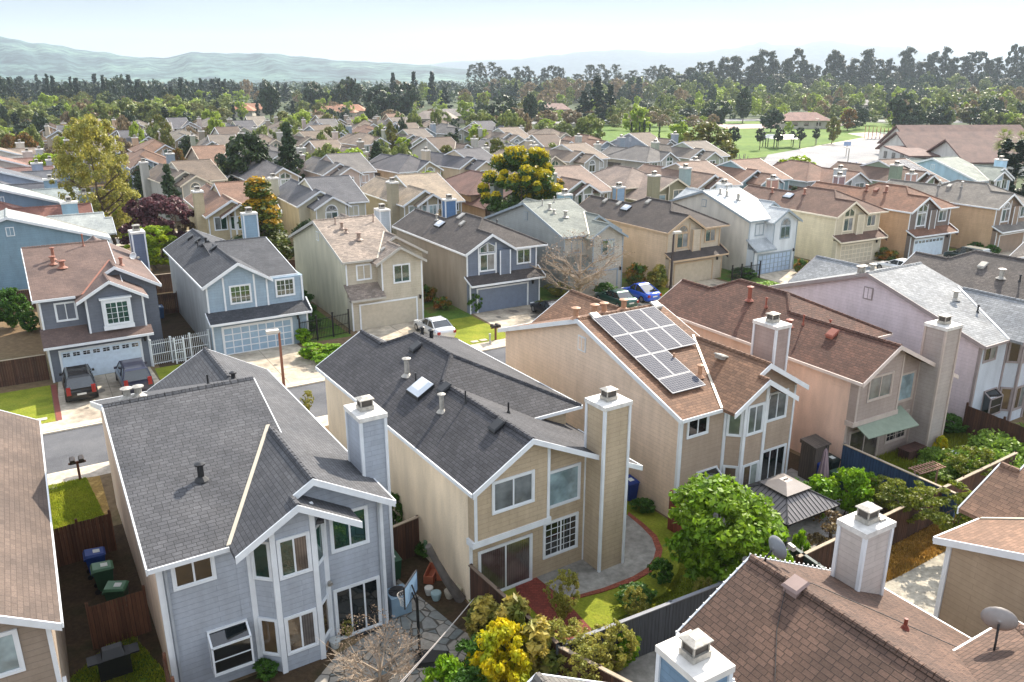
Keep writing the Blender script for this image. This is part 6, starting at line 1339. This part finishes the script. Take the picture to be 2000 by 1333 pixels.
for k in range(5): m = MB(); m.box(-.45, .45, -.1, .1, 0, .05); thing1('timber_plank', m, plain('plank', '#9a6a48', .8), (*at(862+k*6, 1098+k*7), .02+k*.012), 60+k*23, 'loose wooden plank by the stucco wall, '+('first', 'second', 'third', 'fourth', 'fifth')[k]+' from the house end', 'plank', 'loose planks by the stucco wall')
m = MB(); m.box(-.5, .5, -.35, .35, 0, .03); thing1('door_mat', m, plain('mat_dark', '#23262a', .9), (*at(715, 1228), .03), 30, 'dark mat outside the sliding door', 'mat')
# overhead service cables
m = MB(); a0 = Vector((*at(925, 1170, 1.9), 1.9)); 
for dz in (0, .12): 
    b0 = Vector((*at(650, 1470, 3.2), 3.2-dz)); m.tube([tuple(a0.lerp(b0, k/8)+Vector((0, 0, -.5*(k/8)*(1-k/8)))) for k in range(9)], .012, 4)
thing1('service_cable', m, plain('cable', '#b0a9a4', .6), (0, 0, 0), 0, 'pair of pale overhead cables crossing the flagstone patio', 'cable')
# gazebo
gz = at(1535, 1000, 2.3); t = thing('gazebo', 'grey metal roofed gazebo with a vented top', 'gazebo', (11.95, 31.55), 31); t.scale = (1, 1, .86)
GM = plain('gazebo_metal', '#6f6b6a', .35, .5); GD = plain('gazebo_dark', '#333336', .5, .3)
def pyr(m, r0, z0, r1, z1): m.hexa([(-r0, -r0, z0), (r0, -r0, z0), (r0, r0, z0), (-r0, r0, z0), (-r1, -r1, z1), (r1, -r1, z1), (r1, r1, z1), (-r1, r1, z1)])
m = MB(); pyr(m, 1.65, 2.2, .62, 2.85); m.build('roof', GM, t)
m = MB()
for s in range(4):
    for k in range(-7, 8):
        u = k*.22; v = abs(u); r1 = max(.64, v)
        if r1 > 1.63: continue
        p = [(u, -r1, 2.2+(1.65-r1)/1.03*.65+.015), (u, -1.65, 2.215)]
        for _ in range(s): p = [(-y, x, z) for x, y, z in p]
        m.tube(p, .012, 4, False)
    p = [(.64, -.64, 2.87), (1.65, -1.65, 2.22)]
    for _ in range(s): p = [(-y, x, z) for x, y, z in p]
    m.tube(p, .035, 5)
m.build('roof_seam', GD, t)
m = MB(); m.box(-.55, .55, -.55, .55, 2.8, 2.98); m.build('vent_band', GD, t); m = MB(); pyr(m, .78, 2.96, .2, 3.26); m.tube([(-.12, 0, 3.28), (.12, 0, 3.28)], .04, 6); m.build('top_roof', plain('gazebo_top', '#7a7471', .5, .3), t)
for sx in (-1.5, 1.5):
    for sy in (-1.5, 1.5): m = MB(); m.box(sx-.05, sx+.05, sy-.05, sy+.05, 0, 2.2); m.build('post', GD, t)
m = MB(); m.box(-1.65, 1.65, -1.66, -1.6, 2.1, 2.2); m.box(-1.65, 1.65, 1.6, 1.66, 2.1, 2.2); m.box(-1.66, -1.6, -1.6, 1.6, 2.1, 2.2); m.box(1.6, 1.66, -1.6, 1.6, 2.1, 2.2); m.build('beam', GD, t)
# folded umbrella
t = thing('patio_umbrella', 'folded pink and grey striped patio umbrella', 'umbrella', at(1603, 958), 0); m = MB()
for k in range(14):
    a, b = k*math.pi/7, (k+1)*math.pi/7; m.cur = k % 2; f = lambda an, r_, z: (r_*math.cos(an), r_*math.sin(an), z)
    rr_ = (.34, .24) if k % 2 else (.24, .34)
    m.face([f(a, rr_[0], .55), f(b, rr_[1], .55), f(b, .1, 2.1), f(a, .1, 2.1)]); m.face([f(a, .1, 2.1), f(b, .1, 2.1), (0, 0, 2.35)])
m.cur = 0; m.build('canopy', [plain('umb_pink', '#a58f94', .9), plain('umb_grey', '#6f5d66', .9)], t); m = MB(); m.tube([(0, 0, 0), (0, 0, 2.45)], .025, 6); m.build('pole', DKMETAL, t)
m = MB(); m.box(-.5, .5, -.45, .45, 0, 1.9); m.hexa([(-.58, -.5, 1.9), (.58, -.5, 1.9), (.58, .5, 1.9), (-.58, .5, 1.9), (-.58, -.5, 1.95), (.58, -.5, 1.95), (.58, .5, 2.1), (-.58, .5, 2.1)]); thing1('storage_shed', m, wood('shed_boards', '#4f463f'), (*rw(30.6, -.2), 0), 31, 'dark wooden storage shed at corner of the solar panel house', 'shed')
# trellis, planter, board in the overgrown yard
t = thing('trellis', 'peach coloured wooden trellis by the navy fence', 'trellis', at(1800, 975), 25); m = MB()
for x in (-.8, .8): m.box(x-.03, x+.03, -.03, .03, 0, 1.7)
for k in range(9): m.box(-.85+k*.2, -.82+k*.2, -.35, .35, 1.7, 1.74)
for y in (-.3, 0, .3): m.box(-.9, .9, y-.02, y+.02, 1.66, 1.7)
m.build('frame', plain('trellis_wood', '#b08a74', .8), t)
m = MB()
for a in ((-.9, .9, -.6, -.54), (-.9, .9, .54, .6), (-.9, -.84, -.54, .54), (.84, .9, -.54, .54)): m.box(*a, 0, .3)
t = thing1('planter_box', m, wood('planter_wood', '#6a4f3a'), (*at(1845, 925), 0), 25, 'wooden raised planter box in the overgrown yard', 'planter'); m = MB(); m.box(-.84, .84, -.54, .54, 0, .22); m.build('soil', DIRT, t)
m = MB(); m.box(-.45, .45, -.3, .3, .5, .54); m.box(-.4, -.35, -.25, -.2, 0, .5); m.box(.35, .4, -.25, -.2, 0, .5); m.box(-.4, -.35, .2, .25, 0, .5); m.box(.35, .4, .2, .25, 0, .5); thing1('garden_table', m, plain('white_plastic', '#cfd6da', .5), (*at(1858, 905), 0), 20, 'small white garden table near the planter box', 'table')
m = MB(); m.tube([(0, 0, 0), (0, 0, .35), (0, 0, .37)], [.55, .6, .5], 16); thing1('round_tub', m, plain('tub', '#7a6a5c', .8), (*at(1850, 842), 0), 0, 'round brown tub right of the weathered chimney', 'tub')
m = MB(); m.box(-.7, .7, -.3, .3, .1, .6); m.box(-.75, .75, -.35, .35, .6, .66); thing1('outdoor_bench', m, wood('bench_wood', '#4a2f26'), (*at(1778, 895), 0), 31, 'dark red wooden bench under the lattice window', 'bench')
# satellite dishes
def dish(label, loc, z, az, r_=.42, arm=1.1, col='#8a8480'):
    t = thing('satellite_dish', label, 'satellite dish', (loc[0], loc[1], z), az); m = MB(); n = 20; rings = []
    for j in range(5):
        q = j/4; rings.append([m.p((-.1+.16*q*q, r_*q*math.cos(a), arm+r_*.8*q*math.sin(a)+.05)) for a in [2*math.pi*k/n for k in range(n)]])
    for j in range(4):
        for k in range(n): m.ids([rings[j][k], rings[j][(k+1) % n], rings[j+1][(k+1) % n], rings[j+1][k]])
    o = m.build('dish', plain('dish_'+col.strip('#'), col, .5), t, smooth=True); md = o.modifiers.new('s', 'SOLIDIFY'); md.thickness = .02
    m = MB(); m.tube([(-.35, 0, 0), (-.3, 0, arm*.6), (-.12, 0, arm)], .03, 6); m.tube([(-.35, 0, .0), (-.2, .3, 0)], .02, 5); m.build('mast', DKMETAL, t); m = MB(); m.tube([(-.1, 0, arm-.35*r_), (.55, 0, arm-.1)], .018, 5); m.box(.5, .6, -.12, .12, arm-.12, arm+.02); m.build('feed_arm', METAL, t)
dish('dark satellite dish on edge of the bottom right roof', tuple(Vector((4.9, 18.0))+Vector((6.0*RC+4.5*RS, 6.0*RS-4.5*RC))), 5.25, 60)
dish('pale dish clamped to the chimney in the lower right', tuple(Vector((4.9, 18.0))+Vector((6.55*RC+.1*RS, 6.55*RS-.1*RC))), 6.6, -60, .3, .6, '#b9bec2')
dish('tilted grey dish behind the brown roof ridge beside citrus tree', tuple(Vector((4.9, 18.0))+Vector((3.0*RC-.15*RS, 3.0*RS+.15*RC))), 6.4, 20, .4, .5, '#6f7276')
dish('round pale dish beside dark blue chimney', tuple(Vector(HP(0))+Vector((6.9*RC-10.*RS, 6.9*RS+10.*RC))), 5.6, -20, .35, .4, '#d5d8da')
# roof edge lights along the bottom right house
m = MB(); ox, oy = 4.9, 18.0
def il(x, y): return (ox+x*RC-y*RS, oy+x*RS+y*RC)
for k in range(26):
    q = k/25; x = 2.33+5.4*q; p = il(x, .44); z = 6.78-.478*(x-2.33); m.box(p[0]-.018, p[0]+.018, p[1]-.018, p[1]+.018, z-.02, z+.05)
for k in range(12): q = k/11; x = -.28+2.6*q; p = il(x, .44); z = 5.4+.578*x; m.box(p[0]-.018, p[0]+.018, p[1]-.018, p[1]+.018, z-.02, z+.05)
for k in range(22): p = il(-.33, .3-k*.4); m.box(p[0]-.025, p[0]+.025, p[1]-.025, p[1]+.025, 5.27, 5.33)
thing1('roof_light_string', m, plain('bulb_white', '#d9dcdd', .4), (0, 0, 0), 0, 'string of white bulb clips along bottom right roof edges', 'light string')
m = MB(); m.tube([(*il(.2, -2.5), 5.56), (*il(1.2, -1.6), 6.12), (*il(2.3, -.9), 6.82), (*il(3.2, -1.), 6.4), (*il(4.5, -2.4), 5.78), (*il(5.9, -4.), 5.1)], .013, 4); thing1('roof_cable', m, BLACKM, (0, 0, 0), 0, 'thin black cable lying across the bottom right roof', 'cable')
# park: school, play frames, shelter
def school():
    t = thing('school_building', 'large low school building with long brown roof', 'school', (93.5, 169., -.05), 2); rm = roofm('#6d5650', .1, .85); wl = stu('#c3c0ba')
    def gab(x0, x1, y0, y1, zw, zr, nm='wing'):
        m = MB(); ym = (y0+y1)/2; m.prism([(x0, y0, 0), (x0, y1, 0), (x0, y1, zw), (x0, ym, zr-.2), (x0, y0, zw)], [(x1, y0, 0), (x1, y1, 0), (x1, y1, zw), (x1, ym, zr-.2), (x1, y0, zw)]); w_ = m.build('wall', wl, t)
        m = MB(); e = .8; k = (zr-zw)/((y1-y0)/2); m.slab([(x0-e, y0-e, zw-e*k), (x1+e, y0-e, zw-e*k), (x1+e, ym, zr), (x0-e, ym, zr)], .3); m.slab([(x0-e, ym, zr), (x1+e, ym, zr), (x1+e, y1+e, zw-e*k), (x0-e, y1+e, zw-e*k)], .3); m.build('roof', rm, t)
        return w_
    gab(0, 34, 0, 16, 3.2, 6.9); gab(-2, 34, 17.5, 34, 3.2, 7.3); gab(7, 38, 36, 52, 3.2, 7.8)
    m = MB(); m.slab([(-7, 10, 3.2), (0, 10, 3.2), (0, 22, 4.4), (-7, 22, 4.4)], .3); m.build('entrance_roof', rm, t)
    for y in (3, 6, 9, 12, 22, 26, 30): m = MB(); m.box(-.1 if y < 17 else -2.1, -.01 if y < 17 else -2.01, y, y+1.4, .8, 2.4); m.build('window', G_DARK, t)
    return t
school()
def playframe(label, loc, sc, cols, seed):
    rng = random.Random(seed); t = thing('play_structure', label, 'play structure', (loc[0], loc[1], -.05), 10); m = MB()
    for i in range(8): x = -5*sc+i*1.4*sc; m.tube([(x, 0, 0), (x, 0, rng.uniform(2.6, 4.2)*sc)], .09*sc, 5); m.tube([(x, 2*sc, 0), (x, 2*sc, rng.uniform(2.6, 4.2)*sc)], .09*sc, 5)
    m.build('posts', plain('play_'+cols[0].strip('#'), cols[0], .5), t); m = MB(); m.box(-5*sc, -1*sc, 0, 2*sc, 1.4*sc, 1.5*sc); m.box(0, 3.6*sc, 0, 2*sc, 1.8*sc, 1.9*sc); m.box(-5*sc, 4.8*sc, -.05, .05, 2.2*sc, 2.35*sc); m.build('platform', plain('play_'+cols[1].strip('#'), cols[1], .5), t)
    m = MB(); m.hexa([(3.6*sc, .3*sc, 1.8*sc), (3.6*sc, 1.*sc, 1.8*sc), (6.5*sc, 1.*sc, .2), (6.5*sc, .3*sc, .2), (3.6*sc, .3*sc, 2.1*sc), (3.6*sc, 1.*sc, 2.1*sc), (6.5*sc, 1.*sc, .4), (6.5*sc, .3*sc, .4)]); m.build('slide', plain('play_'+cols[2].strip('#'), cols[2], .4), t)
playframe('purple play structure at near edge of the park', at(1430, 327), .75, ('#5a3a5c', '#6b3a50', '#4a4a6a'), 1); playframe('red and green play structure behind the schoolyard', at(1722, 272), 1.0, ('#8a3a2c', '#2c6a4a', '#355a78'), 2)
def shelter(label, loc, w_): 
    t = thing('picnic_shelter', label, 'shelter', (loc[0], loc[1], -.05), 5); m = MB(); m.hexa([(-w_, -w_*.6, 2.6), (w_, -w_*.6, 2.6), (w_, w_*.6, 2.6), (-w_, w_*.6, 2.6), (-w_*.5, -.1, 3.6), (w_*.5, -.1, 3.6), (w_*.5, .1, 3.6), (-w_*.5, .1, 3.6)]); m.build('roof', plain('shelter_roof', '#b5b8b4', .4, .4), t)
    for x in (-w_*.85, w_*.85):
        for y in (-w_*.5, w_*.5): m = MB(); m.box(x-.1, x+.1, y-.1, y+.1, 0, 2.6); m.build('post', DKMETAL, t)
shelter('pale roofed picnic shelter among the park trees', at(1530, 288), 4.5); shelter('small canopy left of the picnic shelter', at(1503, 287), 2.)
for i, (px, pb, pt, lab) in enumerate(((1594, 283, 233, 'slim lamp post at the park path edge'), (1654, 330, 290, 'slim lamp post in the schoolyard'), (1060, 262, 232, 'far street light beyond the houses'), (1137, 250, 222, 'curved far street light by the dark conifers'))):
    b = at(px, pb); h_ = htop(b, pt); m = MB(); m.tube([(0, 0, 0), (0, 0, h_)], .12, 6); m.tube([(0, 0, h_), (-1.2, 0, h_+.3)], .08, 5); thing1('lamp_post', m, METAL, (*b, -.05), 0, lab, 'lamp post')
t = thing('basketball_court_hoop', 'white hoop post in the schoolyard', 'hoop', (*at(1652, 306), -.05), 0); m = MB(); m.tube([(0, 0, 0), (0, 0, 3)], .1, 6); m.build('pole', METAL, t); m = MB(); m.box(-.9, .9, -.05, .05, 2.7, 3.8); m.build('backboard', plain('blue_board', '#8fa3c0', .5), t)
for i, (px, py) in enumerate(((1660, 322), (1672, 323), (1686, 326), (1703, 325), (1712, 328))): m = MB(); m.box(-.5, .5, -.3, .3, .7, .78); m.tube([(0, 0, 0), (0, 0, .7)], .1, 6); thing1('court_table', m, plain('court_blue', '#7f8fb0', .6), (*at(px, py), -.05), 10*i, 'small blue table on the pale schoolyard', 'table', 'small blue schoolyard tables')
# distant houses among the trees
random.seed(33)
DH = [(1565, 250, '#8f6f66', 'pinkish house behind the park trees'), (420, 225, '#a0705a', 'terracotta roof beyond cypresses'), (460, 228, '#a8745a', 'terracotta roof right of cypress row'), (490, 225, '#a0745e', 'terracotta roof near dark conifer'), (680, 228, '#b08068', 'orange roof beyond the middle rows'), (655, 232, '#a07862', 'dull orange roof in the far rows'), (1080, 225, '#9a8078', 'brown roof between the far conifers'), (890, 240, '#85807c', 'grey roof beyond the middle houses'), (850, 246, '#8a8078', 'taupe roof beyond the middle houses'), (1850, 215, '#8a8484', 'grey roof below the right gum trees'), (1700, 215, '#8f8a84', 'pale grey roof below the gum trees'), (1905, 212, '#8a8078', 'brown grey roof at far right'), (1480, 215, '#a89890', 'pale pink roof behind the park')]
for px, py, c_, lab in DH:
    b = at(px, py); t = thing('bungalow', lab, 'house', (*b, 0), random.uniform(-15, 15)); w_ = random.uniform(7, 10)
    m = MB(); m.box(-w_, w_, -5, 5, -.2, 3.); m.build('wall', stu('#b5ada0'), t); m = MB(); m.prism([(-w_-1, -6, 3), (w_+1, -6, 3), (w_+1, 6, 3), (-w_-1, 6, 3)], [(-w_*.6, -.1, 6), (w_*.6, -.1, 6), (w_*.6, .1, 6), (-w_*.6, .1, 6)]); m.build('roof', roofm(c_, .1, .9), t)
    for x in (-.6, -.1, .45): m = MB(); m.box(w_*x, w_*x+1.8, -5.06, -5, 1., 2.3); m.build('window', G_DARK, t)
# ---------------- say which one: order of look-alikes as seen from the street side ----------------
ONES = ['', 'first', 'second', 'third', 'fourth', 'fifth', 'sixth', 'seventh', 'eighth', 'ninth', 'tenth', 'eleventh', 'twelfth', 'thirteenth', 'fourteenth', 'fifteenth', 'sixteenth', 'seventeenth', 'eighteenth', 'nineteenth']
TENS = {2: 'twent', 3: 'thirt', 4: 'fort', 5: 'fift', 6: 'sixt'}
def ordinal(n): return ONES[n] if n < 20 else TENS[n//10]+('ieth' if n % 10 == 0 else 'y '+ONES[n % 10])
fam = {}
for o in scn.objects:
    if o.parent is None and 'label' in o and 'category' in o and o['category'] in ('tree', 'car', 'meter cover', 'table'): fam.setdefault(o['label'], []).append(o)
for lab, os_ in fam.items():
    if len(os_) < 2: continue
    os_.sort(key=lambda o: o.location.x/max(1., o.location.y))
    for i, o in enumerate(os_): o['label'] = lab+', '+ordinal(i+1)+' from the left'
